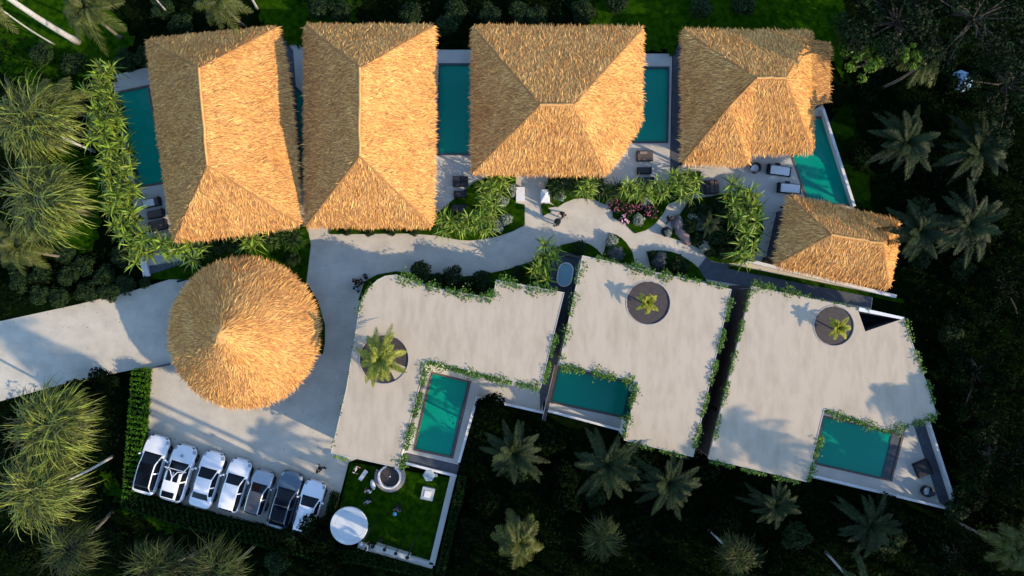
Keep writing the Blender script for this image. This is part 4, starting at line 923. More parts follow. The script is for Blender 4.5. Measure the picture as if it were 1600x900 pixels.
zones = [('right of the smallest thatched roof', (1420, 140, 1590, 500), 14), ('right of the triangular terrace', (1490, 520, 1590, 780), 9), ('below the flat roofs', (760, 700, 1260, 880), 14), ('in the lower right', (1280, 810, 1590, 890), 8), ('below the hedge at the lower left', (150, 830, 500, 890), 5)]
for zn, (x0, y0, x1, y1), n in zones:
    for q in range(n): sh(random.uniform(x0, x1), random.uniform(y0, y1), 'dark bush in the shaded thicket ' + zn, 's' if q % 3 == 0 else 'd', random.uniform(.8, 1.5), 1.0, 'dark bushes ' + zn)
# undergrowth: an uncountable mass of low leaves
def undergrowth(polys, dens, label, m, size=.14, hmax=1.3):
    mb = MB(); Cc = []
    for l in polys:
        P = pts(l); xs = [p.x for p in P]; ys = [p.y for p in P]; k = int(abs(area(P)) * dens); n = 0
        while n < k:
            x = random.uniform(min(xs), max(xs)); y = random.uniform(min(ys), max(ys))
            if inpoly(x, y, P):
                hh = hmax * (.5 + .5 * math.sin(x * 1.1 + 2 * math.sin(y * .7)) * math.sin(y * 1.3 + 1)); Cc.append((x, y, .05 + hh * random.random() ** .5)); n += 1
    Cc = np.array(Cc); k = len(Cc); n3 = rng.normal(0, .6, (k, 3)) + [0, 0, .8]; n3 /= np.linalg.norm(n3, axis=1)[:, None]
    u = np.cross(n3, rng.normal(0, 1, (k, 3))); u /= np.linalg.norm(u, axis=1)[:, None]; v = np.cross(n3, u); s_ = size * rng.uniform(.5, 1.4, k)[:, None]
    mb.arr(np.stack([Cc - u * s_, Cc - v * s_ * .45, Cc + u * s_, Cc + v * s_ * .45], 1).reshape(-1, 3), np.arange(k * 4).reshape(-1, 4))
    tag(mb.build('undergrowth', m), label, 'undergrowth', kind='stuff')
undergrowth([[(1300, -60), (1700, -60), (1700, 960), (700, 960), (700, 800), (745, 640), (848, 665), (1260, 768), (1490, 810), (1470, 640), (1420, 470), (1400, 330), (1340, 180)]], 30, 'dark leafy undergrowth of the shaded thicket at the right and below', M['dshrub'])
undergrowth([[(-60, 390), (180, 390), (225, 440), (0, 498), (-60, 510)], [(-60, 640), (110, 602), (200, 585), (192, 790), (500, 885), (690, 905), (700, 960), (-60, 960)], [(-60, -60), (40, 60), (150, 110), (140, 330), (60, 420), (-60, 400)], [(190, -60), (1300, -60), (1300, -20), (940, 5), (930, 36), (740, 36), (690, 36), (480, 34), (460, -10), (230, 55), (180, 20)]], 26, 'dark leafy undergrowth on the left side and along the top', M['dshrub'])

# ---------------------------------------------------------------- cars
def ip(x, xs, ys): return float(np.interp(x, xs, ys))
def make_car(label, px, py, L=4.5, W=1.84, Ht=1.52, paint='carwhite', roof='paint', kind='hatch', glassroof=False, extra=None):
    base = at(px, py, .75); rz = R(74.5); t = thing('parked_car', label, 'car', (base.x, base.y, 0), rz, 'cars parked in a row on the court')
    pm = M[paint]; n = 48; hw = W / 2
    if kind == 'sedan': re, rb = .70, .84
    elif kind == 'suv': re, rb = .90, .965
    else: re, rb = .82, .93
    ws = [0, .02, .06, .14, .25, .5, .8, .92, .97, 1]; wf = [.62, .80, .92, .985, 1, 1, .995, .95, .86, .68]
    zs = [0, .03, .10, .22, .30, .5, .8, .93, .98, 1]; zb = [.55, .66, .76, .86, .90, .94, .98, 1.0, .88, .70]
    h = Ht; zt_x = [0, .03, .10, .22, .29, .44, .58, re, rb, .985, 1]
    zt_y = [.58, .70, .81, .92, .96, h - .05, h, h - .08, 1.06, .90, .72]
    G = []
    for i in range(n + 1):
        s = i / n; s = s + .018 * math.sin(s * 2 * math.pi) * -1
        x = L / 2 - s * L; wd = hw * ip(s, ws, wf); b_ = ip(s, zs, zb) * Ht / 1.5; tt = ip(s, zt_x, zt_y); tt = max(tt, b_ + .02)
        cb = min(1, max(0, (tt - b_) / .45)); wr = wd * (.84 - .15 * cb); row = []
        for yf, z in ((.90, .22), (.985, .33), (1.0, .50), (1.0, .64), (.985, b_ - .10), (.945, b_), (.925, b_ + .015)): row.append((wd * yf, z))
        gx0, gz0 = wd * .925, b_ + .015; gx1, gz1 = wr, tt - .05 * cb - .005
        row += [(gx0 * .5 + gx1 * .5, gz0 * .45 + gz1 * .55), (gx1, gz1), (wr - .075, tt - .008), (wr * .6, tt + .012), (wr * .3, tt + .02), (0, tt + .022)]
        G.append((s, x, row))
    parts = {}
    def vid(part, key, co):
        p = parts.setdefault(part, (dict(), [], []));
        if key not in p[0]: p[0][key] = len(p[1]); p[1].append(co)
        return p[0][key]
    for i in range(n):
        s = (G[i][0] + G[i + 1][0]) / 2
        for sg in (1, -1):
            for j in range(12):
                part = 'body'
                top = j >= 9; side = 6 <= j <= 7
                if side and .325 < s < rb - .03 and not (.575 < s < .592): part = 'side_window'
                if kind == 'sedan' and side and s > rb - .09: part = 'body'
                if top and .285 < s < .435: part = 'windscreen'
                elif top and .435 <= s <= re: part = 'roof'
                elif top and re < s < rb and abs(s - (re + rb) / 2) < (rb - re) * .45: part = 'rear_window'
                elif j >= 7 and .05 < s <= .285: part = 'hood'
                if glassroof and top and .435 <= s <= re + .03: part = 'roof'
                if 4 <= j <= 8 and .028 < s < .10: part = 'headlight'
                if 3 <= j <= 5 and .955 < s < .99: part = 'taillight'
                if j <= 1: part = 'sill_trim'
                if s < .02 and 3 <= j <= 8: part = 'grille'
                ks = [(i, j), (i, j + 1), (i + 1, j + 1), (i + 1, j)]
                ids = []
                for a, b in ks:
                    y, z = G[a][2][b]; key = (a, b, sg if y > 1e-6 else 0); ids.append(vid(part, key, (G[a][1], y * sg, z)))
                parts[part][2].append(tuple(ids) if sg < 0 else tuple(reversed(ids)))
    for e in (0, n):        # end caps
        row = G[e][2]; loop = [(G[e][1], y, z) for y, z in row] + [(G[e][1], -y, z) for y, z in reversed(row[:-1])]
        p = parts['body']; k = len(p[1]); p[1].extend(loop); p[2].append(tuple(range(k, k + len(loop))))
    k = len(parts['body'][1]); parts['body'][1].extend([(L/2*.9, hw*.85, .24), (L/2*.9, -hw*.85, .24), (-L/2*.9, -hw*.85, .24), (-L/2*.9, hw*.85, .24)]); parts['body'][2].append((k, k+1, k+2, k+3))
    mm = dict(body=pm, hood=pm, roof=M['glass'] if glassroof else (pm if roof == 'paint' else M[roof]), windscreen=M['glass'], side_window=M['glass'], rear_window=M['glass'], headlight=M['lampglass'], taillight=M['red'], sill_trim=M['trim'], grille=M['trim'])
    for nm, (d_, vs, fs) in parts.items():
        if nm in ('headlight', 'taillight', 'side_window', 'grille', 'sill_trim', 'windscreen', 'rear_window'):
            par = list(range(len(vs)))
            def find(a):
                while par[a] != a: a = par[a]
                return a
            for f in fs:
                for q in f[1:]: par[find(q)] = find(f[0])
            comp = {}
            for f in fs: comp.setdefault(find(f[0]), []).append(f)
            for fl in comp.values():
                us = sorted({q for f in fl for q in f}); ix = {q: i for i, q in enumerate(us)}
                mb = MB(); mb.add([vs[q] for q in us], [tuple(ix[q] for q in f) for f in fl]); mb.build(nm, mm[nm], t, True, loc=(0, 0, 0))
        else:
            mb = MB(); mb.add(vs, fs); mb.build(nm, mm[nm], t, True, loc=(0, 0, 0))
    for fx in (.31 * L, -.30 * L):
        for sg in (1, -1):
            y = sg * (hw - .08); wh = MB().lathe((0, 0, 0), [(.20, -.11), (.31, -.11), (.335, -.07), (.335, .07), (.31, .11), (.20, .11)], 24, close=True)
            wh.v = [(v[0], v[2] * sg, v[1]) for v in wh.v]; w_ = wh.build('wheel', M['tyre'], t, loc=(fx, y + sg * .0, .335))
            rm = MB().lathe((0, 0, 0), [(0, .085), (.06, .10), (.20, .07), (.205, .0)], 20); rm.v = [(v[0], v[2] * sg, v[1]) for v in rm.v]; rm.build('rim', M['rim'], w_, loc=(0, 0, 0))
    for sg in (1, -1):
        m_ = MB().ball((L * .16, sg * (hw + .10), .98), (.085, .12, .075), 10, 6).tube([(L * .16, sg * (hw - .04), .92), (L * .16, sg * (hw + .08), .96)], .025, 6); m_.build('mirror', pm, t, True, loc=(0, 0, 0))
    if extra: extra(t, L, W, Ht, pm)
    return t
def rails(t, L, W, Ht, pm):
    for sg in (1, -1): MB().tube([(L * .08, sg * W * .30, Ht + .0), (L * .02, sg * W * .31, Ht + .06), (-L * .25, sg * W * .31, Ht + .05), (-L * .32, sg * W * .30, Ht - .04)], .025, 6).build('roof_rail', M['chrome'], t, loc=(0, 0, 0))
def offroad(t, L, W, Ht, pm):
    for sg in (1, -1):
        MB().box((-L * .0, sg * W * .14, Ht + .025), (L * .17, W * .20, .03)).build('sunroof_panel', M['glass'], t, loc=(0, 0, 0))
        MB().tube([(L * .11, sg * W * .42, Ht - .10), (L * .10, sg * W * .16, Ht + .06), (L * .0, sg * .05, Ht + .07)], .03, 6).build('roof_bar', M['carwhite'], t, loc=(0, 0, 0))
    MB().tube([(L * .12, -W * .46, Ht - .12), (L * .12, W * .46, Ht - .12)], .035, 6).build('roof_bar', M['carwhite'], t, loc=(0, 0, 0))
    MB().tube([(L * .0, 0, Ht + .07), (-L * .09, 0, Ht + .06)], .03, 6).build('roof_bar', M['carwhite'], t, loc=(0, 0, 0))
    MB().box((-L * .33, 0, Ht - .03), (L * .10, W * .5, .05)).build('tailgate_window', M['glass'], t, loc=(0, 0, 0))
    MB().lathe((L * .34, 0, .93 * Ht / 1.5), [(0, .03), (.12, .03), (.13, .0)], 16).build('hood_emblem', M['chrome'], t, loc=(0, 0, 0))
def midbar(t, L, W, Ht, pm): MB().box((-L * .04, 0, Ht + .03), (.05, W * .64, .02)).build('roof_crossbar', M['chrome'], t, loc=(0, 0, 0))
make_car('white car with a long black glass roof, first in the row beside the hedge', 236, 727, 4.6, 1.88, 1.55, glassroof=True, kind='hatch')
make_car('white off-road car with dark roof panels and white roof bars, second in the row', 279, 740, 4.4, 1.86, 1.70, kind='suv', extra=offroad)
make_car('white saloon with a plain white roof and small rear window, third in the row', 323, 750, 4.4, 1.82, 1.45, kind='sedan')
make_car('white hatchback with a white roof, fourth in the row beside the small grey-roofed car', 366, 759, 4.15, 1.78, 1.5, kind='suv')
make_car('small silver car with a dark grey roof between larger cars', 404, 770, 3.5, 1.66, 1.5, 'carsilver', roof='cardark', kind='suv')
make_car('blue-grey car with a black glass roof split by a bar', 445, 782, 4.5, 1.86, 1.6, 'carblue', glassroof=True, kind='hatch', extra=midbar)
make_car('white hatchback at the right end of the row next to the short hedge', 482, 793, 4.15, 1.80, 1.52, kind='suv', extra=rails)

# ---------------------------------------------------------------- furniture
def daybed(px, py, w_, d_, rz, label, style='plain', group='dark daybeds on the villa terraces'):
    p = at(px, py, .4); t = thing('daybed', label, 'daybed', (p.x, p.y, 0), R(rz), group); s = (H - .4) / F; w_ *= s; d_ *= s
    MB().rbox((0, 0, .2), (w_, d_, .16), r=.05).build('frame', M['black'], t, loc=(0, 0, 0))
    for x in (-1, 1):
        for y in (-1, 1): MB().box((x * (w_ / 2 - .06), y * (d_ / 2 - .06), .06), (.06, .06, .12)).build('leg', M['black'], t, loc=(0, 0, 0))
    if style == 'plain': MB().rbox((0, 0, .34), (w_ - .1, d_ - .1, .14), r=.07).build('cushion', M['charcoal'], t, loc=(0, 0, 0))
    elif style == 'brown': MB().rbox((0, 0, .34), (w_ - .1, d_ - .1, .14), r=.07).build('cushion', M['cushion'], t, loc=(0, 0, 0))
    elif style == 'quad':
        for x in (-1, 1):
            for y in (-1, 1): MB().rbox((x * w_ * .24, y * d_ * .24, .34), (w_ * .44, d_ * .43, .15), r=.06).build('cushion', M['charcoal'] if (x, y) != (-1, 1) else M['cushion'], t, loc=(0, 0, 0))
    elif style == 'slat':
        for k in range(4): MB().rbox((w_ * (-.37 + .25 * k), 0, .34), (w_ * .22, d_ * .92, .14), r=.05).build('cushion', M['cushion'] if k > 1 else M['charcoal'], t, loc=(0, 0, 0))
    elif style == 'towel':
        MB().rbox((w_ * .05, 0, .34), (w_ * .85, d_ - .1, .14), r=.06).build('cushion', M['cushion'], t, loc=(0, 0, 0)); MB().rbox((-w_ * .14, -.02, .43), (w_ * .62, d_ * .8, .04), r=.04).build('towel', M['ivory'], t, loc=(0, 0, 0))
    elif style == 'pillow':
        MB().rbox((0, 0, .34), (w_ - .1, d_ - .1, .14), r=.06).build('cushion', M['cushion'], t, loc=(0, 0, 0)); MB().rbox((-w_ * .12, d_ * .26, .46), (w_ * .45, d_ * .22, .12), r=.05).build('pillow', mat('taupe', (.25, .19, .16), .9), t, loc=(0, 0, 0))
    MB().rbox((w_ / 2 - .05, 0, .45), (.08, d_, .30), r=.03).build('backrest', M['black'], t, loc=(0, 0, 0)) if style in ('brown', 'towel', 'plain') else None
    return t
daybed(236, 316, 28, 14, 11, 'dark daybed covered by a pale towel, below the left pool', 'towel')
daybed(242, 334, 27, 13, 11, 'dark brown daybed between the towel-covered one and the lowest one, left terrace', 'brown')
daybed(245, 352, 30, 16, 11, 'lowest and largest brown daybed on the left terrace', 'brown')
daybed(719, 283, 24, 17, 0, 'dark daybed of four cushions just below the long middle pool', 'quad')
daybed(719, 303, 21, 11, 0, 'narrow dark daybed, second below the long middle pool', 'plain')
daybed(717, 325, 24, 12, 0, 'dark daybed partly covered by spiky plants below the long middle pool', 'plain')
daybed(1008, 243, 26, 17, 0, 'dark brown daybed with a small pillow below the third villa pool', 'pillow')
daybed(1007, 266, 22, 11, 0, 'narrow dark daybed below the one with the pillow', 'plain')
daybed(1009, 284, 26, 16, 0, 'dark daybed half hidden behind the spiky plants on the third terrace', 'plain')
daybed(1109, 292, 30, 22, 5, 'wide slatted brown daybed above the big planted bed', 'slat')
daybed(1443, 733, 23, 24, 22, 'square dark daybed on the triangular terrace', 'plain')
def lounger(px, py, rz, label):
    p = at(px, py, .4); t = thing('sun_lounger', label, 'sun lounger', (p.x, p.y, 0), R(rz), 'white sun loungers by the wedge pool')
    MB().rbox((0, 0, .26), (1.95, .82, .08), r=.05).build('frame', M['black'], t, loc=(0, 0, 0))
    for x in (-.85, .85):
        for y in (-.36, .36): MB().box((x, y, .11), (.06, .06, .22)).build('leg', M['black'], t, loc=(0, 0, 0))
    MB().rbox((.05, 0, .36), (1.55, .68, .13), r=.08).build('mattress', M['ivory'], t, loc=(0, 0, 0))
    MB().box((-.88, 0, .48), (.10, .74, .36), ry=R(-20)).build('headrest', M['black'], t, loc=(0, 0, 0))
    MB().rbox((-.2, .48, .40), (.42, .16, .06), r=.05).build('armrest', M['black'], t, loc=(0, 0, 0))
lounger(1218, 266, -8, 'white-cushioned sun lounger closest to the fourth thatched roof'); lounger(1234, 294, -5, 'white-cushioned sun lounger next to the smallest thatched roof')
def lounge_chair(px, py, rz, label, seat='cl_white', sc=1.0):
    p = at(px, py, .4); t = thing('armchair', label, 'chair', (p.x, p.y, 0), R(rz)); t.scale = (sc,) * 3
    MB().lathe((0, 0, 0), [(.34, .30), (.42, .30), (.44, .68), (.36, .70)], 24, 30, 330, close=True).build('backrest', M['black'], t, loc=(0, 0, 0))
    MB().lathe((0, 0, 0), [(0, .26), (.33, .26), (.35, .34), (.30, .38), (0, .38)], 24).build('seat', M[seat], t, loc=(0, 0, 0))
    for k in range(4): a = R(45 + 90 * k); MB().tube([(.3 * math.cos(a), .3 * math.sin(a), 0), (.26 * math.cos(a), .26 * math.sin(a), .28)], .02, 6).build('leg', M['black'], t, loc=(0, 0, 0))
lounge_chair(1447, 767, -30, 'round black armchair with a pale seat beside the round table on the triangular terrace')
lounge_chair(1180, 263, 200, 'small black armchair on the terrace below the fourth thatched roof')
lounge_chair(674, 162, 0, 'black chair peeping out from the second roof eave, upper one by the long pool', sc=.9); lounge_chair(674, 193, 20, 'black chair peeping out from the second roof eave, lower one by the long pool', 'charcoal', sc=.9)
def round_table(px, py, r, h, label, m1, m2=None):
    p = at(px, py, h); t = thing('side_table', label, 'table', (p.x, p.y, 0))
    MB().lathe((0, 0, 0), [(0, h - .04), (r, h - .04), (r + .01, h - .01), (r, h), (0, h)], 32).build('tabletop', m1, t, loc=(0, 0, 0)); MB().tube([(0, 0, 0), (0, 0, h - .03)], .04, 8).build('leg', M['black'], t, loc=(0, 0, 0))
    MB().lathe((0, 0, 0), [(0, 0), (r * .6, 0), (r * .6, .03), (0, .04)], 24).build('base', M['black'], t, loc=(0, 0, 0))
round_table(1457, 770, .28, .45, 'round dark side table touching the armchair on the triangular terrace', mat('navy_top', (.02, .03, .05), .3))
# lamp post at terrace 5 corner
p = at(1197, 408); t = thing('planter_box', 'black low planter box beside the slate deck left of the smallest thatched roof', 'planter', (p.x, p.y, 0), R(-15))
MB().prism([(-.35, -.2, 0), (.35, -.2, 0), (.35, .2, 0), (-.35, .2, 0)], 0, .45, holes=[[(-.3, -.15, 0), (.3, -.15, 0), (.3, .15, 0), (-.3, .15, 0)]]).build('box_wall', M['black'], t, loc=(0, 0, 0)); MB().box((0, 0, .38), (.58, .28, .04)).build('soil', M['bark'], t, loc=(0, 0, 0))
p1, p2 = at(1214, 331, .9), at(1196, 408, .9); c = Vector((p1.x, p1.y, 0)); t = thing('railing', 'thin black railing along the slate deck left of the smallest thatched roof', 'railing', c)
MB(c).tube([p1, p2], .025, 6).build('top_rail', M['black'], t)
for k in range(6): q = p1.lerp(p2, k / 5); MB(c).tube([(q.x, q.y, 0), q], .018, 6).build('post', M['black'], t)
# hot tub
p = at(883, 429, .5); t = thing('hot_tub', 'oval pale blue tub on the dark deck between the flat roofs', 'tub', (p.x, p.y, 0), R(-11))
def capsule(hw, hl, n=12): return [Vector((hw * math.cos(R(a)), hl - hw + hw * math.sin(R(a)), 0)) for a in np.linspace(0, 180, n)] + [Vector((hw * math.cos(R(a)), -(hl - hw) + hw * math.sin(R(a)), 0)) for a in np.linspace(180, 360, n)]
MB().prism(capsule(.62, .98), 0, .5, holes=[capsule(.54, .90)]).build('tub_shell', M['white'], t, loc=(0, 0, 0)); MB().prism(capsule(.54, .90), .05, .40).build('water', M['tubwater'], t, loc=(0, 0, 0))
t = wall_line('low_wall', (879, 395), (908, 403), .2, .5, 'grey low wall along the top of the dark deck with the oval tub', m=M['slate'], cap=M['brownfloor'])
# gate blocks
p = at(813, 303, .3); t = thing('gate_block', 'flat white rectangular block left of the entrance path', 'gate post', (p.x, p.y, 0)); MB().rbox((0, 0, .14), (.66, 1.1, .28), r=.02).build('base', M['white'], t, loc=(0, 0, 0)); MB().rbox((0, 0, .31), (.70, 1.14, .05), r=.03).build('cap', M['white'], t, loc=(0, 0, 0))
p = at(852, 306, .8); t = thing('gate_block', 'tall white block with a sloped cap right of the entrance path', 'gate post', (p.x, p.y, 0)); MB().rbox((0, 0, .4), (.70, 1.0, .8), r=.02).build('base', M['white'], t, loc=(0, 0, 0))
m_ = MB(); m_.add([(-.36, -.52, .8), (.36, -.52, .8), (.36, .52, .8), (-.36, .52, .8), (0, .1, .98)], [(0, 1, 4), (1, 2, 4), (2, 3, 4), (3, 0, 4), (3, 2, 1, 0)]); m_.build('cap', M['white'], t, loc=(0, 0, 0)); MB().rbox((0, -.54, .3), (.12, .06, .5), r=.02).build('letter_slot', M['chrome'], t, loc=(0, 0, 0))
# garden objects
p = at(545, 822, 2.5); t = thing('round_canopy', 'large round white canopy at the lower left corner of the garden lawn', 'canopy', (p.x, p.y, 0)); r = 29 * (H - 2.5) / F
MB().lathe((0, 0, 0), [(0, 2.5), (r * .74, 2.49), (r * .76, 2.46), (r * .78, 2.49), (r - .04, 2.48), (r, 2.44), (r, 2.34), (0, 2.34)], 64).build('canopy_top', mat('canopy_white', (.56, .58, .58), .7, (.48, .50, .51), 1.5, 5, bump=.1), t, loc=(0, 0, 0))
MB().tube([(0, 0, 0), (0, 0, 2.35)], .09, 10).build('pole', M['black'], t, loc=(0, 0, 0)); MB().lathe((0, 0, 0), [(0, 0), (.4, 0), (.4, .06), (.1, .1), (0, .1)], 24).build('base', M['black'], t, loc=(0, 0, 0))
p = at(609, 745, .5); t = thing('circular_bench', 'round wooden bench ring with a white rim at the top of the garden lawn', 'bench', (p.x, p.y, 0)); s = (H - .5) / F
MB().lathe((0, 0, 0), [(0, .0), (15 * s, 0), (15 * s, .40), (0, .40)], 48).build('inner_floor', M['brownfloor'], t, loc=(0, 0, 0))
MB().lathe((0, 0, 0), [(15.5 * s, .0), (18 * s, 0), (18 * s, .75), (15.5 * s, .75)], 60, 110, 420, close=True).build('rim_wall', M['white'], t, loc=(0, 0, 0))
m_ = MB()
for k in range(30): m_.lathe((0, 0, 0), [(18.6 * s, .36), (24 * s, .36), (24 * s, .45), (18.6 * s, .45)], 2, 150 + k * 8 + .4, 150 + k * 8 + 7.4, close=True)
m_.build('seat', mat('grey_slat', (.28, .255, .25), .7, (.22, .2, .19), 6), t, loc=(0, 0, 0)); MB().lathe((0, 0, 0), [(18.6 * s, 0), (23 * s, 0), (23 * s, .35), (18.6 * s, .35)], 48, 152, 388, close=True).build('bench_base', M['slate'], t, loc=(0, 0, 0))
MB().ball((0, 0, .42), .05).build('floor_lamp', M['cl_white'], t, loc=(0, 0, 0))
p = at(668, 772, .45); t = thing('fire_table', 'square pale table with a white inset plate on the garden lawn', 'table', (p.x, p.y, 0), R(-12)); MB().rbox((0, 0, .22), (.98, .98, .44), r=.02).build('table_body', mat('pale_stone', (.40, .43, .44), .7, (.34, .37, .38), 3), t, loc=(0, 0, 0))
MB().rbox((0, 0, .47), (.52, .52, .06), r=.02).build('inset_plate', M['white'], t, loc=(0, 0, 0))
p = at(670, 743, .4); t = thing('garden_stool', 'pale hexagonal stool with a side tray above the square garden table', 'stool', (p.x, p.y, 0)); MB().lathe((0, 0, 0), [(0, 0), (.42, 0), (.50, .38), (.44, .42), (0, .42)], 6).build('seat', mat('pale_blue_stone', (.33, .40, .42), .7), t, loc=(0, 0, 0)); MB().rbox((.56, 0, .3), (.2, .25, .06), r=.03).build('tray', M['chrome'], t, loc=(0, 0, 0))
p = at(583, 757, .2); tag(MB((p.x, p.y, 0)).ball((p.x, p.y, .2), (.22, .42, .24), 16, 10, Matrix.Rotation(.15, 3, 'Z')).build('garden_pouf', M['ivory'], smooth=True), 'white oval pouf lying on the garden lawn left of the round bench', 'pouf')
p = at(568, 742, .2); t = thing('folding_table', 'small pale slanted board on the garden lawn beside the person in white', 'table', (p.x, p.y, 0), R(55)); MB().rbox((0, 0, .35), (.9, .32, .04), r=.02).build('tabletop', M['ivory'], t, loc=(0, 0, 0))
for x in (-.35, .35): MB().box((x, 0, .17), (.04, .28, .33)).build('leg', M['black'], t, loc=(0, 0, 0))
for i, (x, y, h, l, big) in enumerate(((595, 804, 6.9, 'tall black pole on the garden lawn nearest the round canopy', 1), (657, 823, 6.9, 'tall black pole at the right of the garden lawn', 1), (611, 840, 2.8, 'short black lamp post, third from the canopy', 0), (628, 845, 2.9, 'short black lamp post with a blue-white lamp near the tall right pole', 0), (602, 832, 1.9, 'short black lamp post between the two left posts', 0), (586, 848, 1.0, 'lowest black bollard lamp by the lower garden wall', 0))):
    p = at(x, y); t = thing('lamp_post', l, 'lamp post', p, 0, 'black posts on the garden lawn')
    MB().tube([(0, 0, 0), (0, 0, h)], .05 if big else .035, 8).build('pole', M['black'], t, loc=(0, 0, 0)); MB().lathe((0, 0, 0), [(0, 0), (.16, 0), (.15, .06), (0, .08)], 16).build('base', M['black'], t, loc=(0, 0, 0))
    MB().lathe((0, 0, h), [(0, .14), (.10, .12), (.14, 0), (.05, -.04), (0, -.04)], 16).build('lamp_head', M['black'] if i else M['chrome'], t, loc=(0, 0, 0))
p = at(1041, 362, .5); t = thing('stone_planter', 'dark round planter with a pale succulent beside the grey boulder', 'planter', (p.x, p.y, 0))
MB().lathe((0, 0, 0), [(0, 0), (.28, 0), (.42, .45), (.36, .45), (.3, .38), (0, .38)], 24).build('pot', M['black'], t, loc=(0, 0, 0)); data_part('foliage', SIL[0], t, (0.15, -.1, .3), sc=.5)
# drum with white ball on lawn is a person group below

# ---------------------------------------------------------------- people
def person(px, py, rz, label, top='cl_black', bottom='cl_black', pose='stand', hairm='hair', hat=None, h=1.7):
    p = at(px, py, 1.2); t = thing('person', label, 'person', (p.x, p.y, 0), R(rz), 'people on the estate'); k = h / 1.72
    st = .16 if pose != 'stand' else .04
    J = dict(pel=(0, 0, .93), sp=(0, 0, 1.12), ch=(0, 0, 1.32), nk=(0, 0, 1.48), hd=(.02, 0, 1.56), tp=(.02, 0, 1.70),
             sl=(0, .17, 1.41), el=(-.03 - st * .4, .25, 1.14), wl=(.06 + st * .5, .26, .90), sr=(0, -.17, 1.41), er=(-.02 + st * .8, -.25, 1.14), wr=(.10 + st * 1.2, -.24, .92),
             hl=(0, .09, .90), kl=(.05 + st, .10, .50), al=(st * 1.2 - .02, .10, .09), fl=(.16 + st * 1.2, .11, .035), hr=(0, -.09, .90), kr=(.04 - st * .2, -.10, .50), ar=(-.05 - st * 1.4, -.10, .09), fr=(.12 - st * 1.4, -.11, .035))
    RAD = dict(pel=.13, sp=.12, ch=.14, nk=.055, hd=.08, tp=.075, sl=.065, el=.045, wl=.03, sr=.065, er=.045, wr=.03, hl=.09, kl=.06, al=.042, fl=.035, hr=.09, kr=.06, ar=.042, fr=.035)
    E = [('pel', 'sp'), ('sp', 'ch'), ('ch', 'nk'), ('nk', 'hd'), ('hd', 'tp'), ('ch', 'sl'), ('sl', 'el'), ('el', 'wl'), ('ch', 'sr'), ('sr', 'er'), ('er', 'wr'), ('pel', 'hl'), ('hl', 'kl'), ('kl', 'al'), ('al', 'fl'), ('pel', 'hr'), ('hr', 'kr'), ('kr', 'ar'), ('ar', 'fr')]
    def skin(name, edges, grow, m, root):
        ns = []; [ns.append(a) for e in edges for a in e if a not in ns]; ns.remove(root); ns.insert(0, root)
        me = bpy.data.meshes.new(name); me.from_pydata([tuple(c * k for c in J[a]) for a in ns], [(ns.index(a), ns.index(b)) for a, b in edges], []); me.materials.append(m)
        o = bpy.data.objects.new(name, me); COL.objects.link(o); o.parent = t
        md = o.modifiers.new('skin', 'SKIN'); sv = me.skin_vertices[0].data if me.skin_vertices else None
        if sv is None: me.skin_vertices.new() if hasattr(me.skin_vertices, 'new') else None; sv = me.skin_vertices[0].data
        for i, a in enumerate(ns): sv[i].radius = ((RAD[a] + grow) * k,) * 2; sv[i].use_root = (i == 0)
        o.modifiers.new('sub', 'SUBSURF').levels = 1; o.modifiers['sub'].render_levels = 1
        return o
    try:
        body = skin('body', E, 0, M['skin'], 'pel')
        skin('shirt', [e for e in E if e in (('pel', 'sp'), ('sp', 'ch'), ('ch', 'sl'), ('sl', 'el'), ('ch', 'sr'), ('sr', 'er'))], .014, M[top], 'pel')
        skin('trousers', [e for e in E if e[0] in ('pel', 'hl', 'hr', 'kl', 'kr') and e[1] not in ('sp',)], .016, M[bottom], 'pel')
    except Exception as ex:
        print('SKIN FAIL', ex); raise
    if hat: MB().lathe((.02 * k, 0, 1.70 * k), [(0, .08), (.09, .07), (.11, 0), (.26, -.02), (.26, -.035), (.1, -.03)], 24).build('hat', M[hat], t, loc=(0, 0, 0))
    else: MB().ball((0, 0, 1.665 * k), (.105, .098, .10), 14, 9).build('hair', M[hairm], t, True, loc=(0, 0, 0))
    for e_, w2, sg in (('el', 'wl', 1), ('er', 'wr', -1)):
        a, b = Vector(J[e_]) * k, Vector(J[w2]) * k; d = (b - a).normalized(); mb = MB(); q = b + d * .045
        mb.box(q, (.035, .075, .09)); 
        for f in range(4): s0 = q + Vector((0, (f - 1.5) * .019, -.045)); mb.tube([s0, s0 + Vector((.004, 0, -.035)), s0 + Vector((.016, 0, -.065 + .006 * abs(f - 1.5)))], [.009, .008, .006], 5)
        s0 = q + Vector((.015, 0, .0)); mb.tube([s0, s0 + Vector((.03, 0, -.02)), s0 + Vector((.04, 0, -.05))], [.011, .010, .007], 5)
        mb.build('hand', M['skin'], t, loc=(0, 0, 0))
    for a in ('fl', 'fr'): f = Vector(J[a]) * k; MB().rbox((f.x - .06, f.y, .035), (.26, .095, .07), r=.04).build('shoe', M['black'], t, loc=(0, 0, 0))
    fm = MB().ball((.105 * k, 0, 1.60 * k), (.02, .012, .022), 6, 4); fm.build('nose', M['skin'], t, loc=(0, 0, 0))
person(554, 440, 20, 'person in black on the shaded court, left one of the small group', pose='walk')
person(563, 441, 150, 'person in black at the right of the small group on the shaded court', pose='walk')
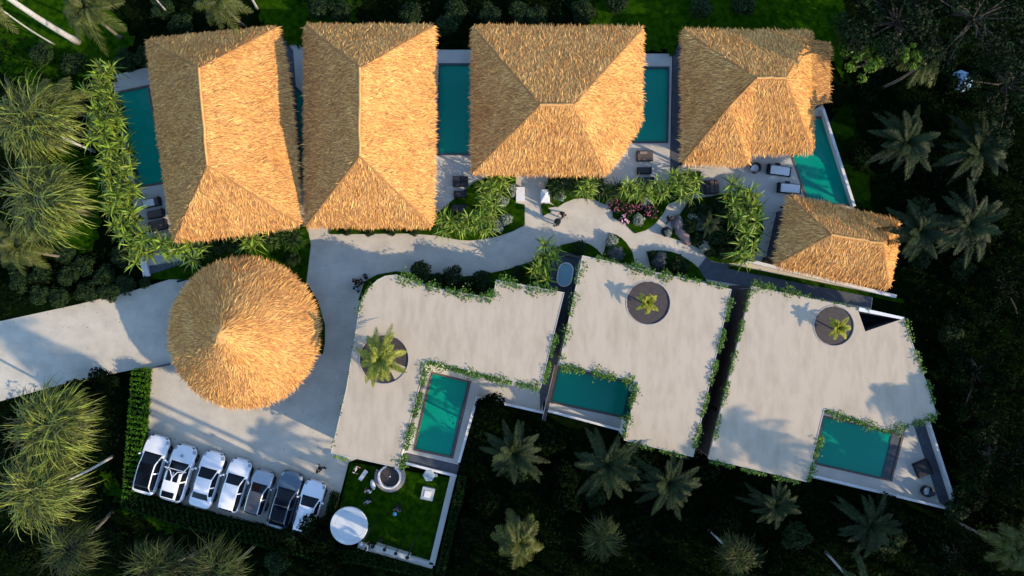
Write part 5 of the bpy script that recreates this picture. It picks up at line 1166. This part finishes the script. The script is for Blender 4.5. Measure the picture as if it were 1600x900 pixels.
person(555, 451, 60, 'person in a pale blue shirt, lowest of the small group on the shaded court', top='cl_blue', pose='walk')
person(880, 334, 230, 'person in black walking near the lawn tip below the tall white gate block', pose='walk')
person(871, 347, 200, 'person in black with a black hat on the shaded path', hat='cl_black')
person(498, 735, 130, 'person in dark clothes and pale top standing alone on the sunlit parking court', top='cl_black', pose='walk')
person(1047, 341, 60, 'person in dark clothes on the narrow path left of the big bed', pose='walk')
person(555, 734, 320, 'person in a white top at the upper left of the garden lawn', top='cl_white', pose='walk')
person(575, 768, 80, 'person in white beside the oval pouf on the garden lawn', top='cl_white')
person(573, 785, 280, 'person in black trousers and pale blue top beside the round canopy', top='cl_blue')
person(621, 796, 240, 'person in navy in the middle of the garden lawn', top='cl_navy', pose='walk')
person(573, 855, 10, 'person in white standing by the lower garden wall beside the canopy', top='cl_white')
p = at(571, 432, .3); t = thing('luggage', 'small black suitcase near the group on the shaded court', 'suitcase', (p.x, p.y, 0), .4); MB().rbox((0, 0, .3), (.24, .42, .55), r=.05).build('case', M['black'], t, loc=(0, 0, 0)); MB().tube([(-.08, 0, .57), (-.08, 0, .9), (.08, 0, .9), (.08, 0, .57)], .012, 5).build('handle', M['chrome'], t, loc=(0, 0, 0))
p = at(617, 803, .3); t = thing('garden_lantern', 'small pale blue ball lantern in the middle of the garden lawn', 'lantern', (p.x, p.y, 0)); MB().ball((0, 0, .3), .17, 16, 10).build('globe', mat('blue_globe', (.16, .42, .62), .3), t, True, loc=(0, 0, 0)); MB().lathe((0, 0, 0), [(0, 0), (.1, 0), (.08, .15), (0, .16)], 12).build('base', M['black'], t, loc=(0, 0, 0))
p = at(1494, 131, .5); t = thing('garden_parasol', 'pale closed-up roundish parasol in the dark thicket at the upper right', 'parasol', (p.x, p.y, 0)); MB().lathe((0, 0, 0), [(0, 1.7), (.5, 1.5), (.9, 1.15), (.86, 1.12), (0, 1.5)], 8).build('canopy_top', M['cl_blue'], t, loc=(0, 0, 0)); MB().tube([(0, 0, 0), (0, 0, 1.6)], .03).build('pole', M['black'], t, loc=(0, 0, 0))
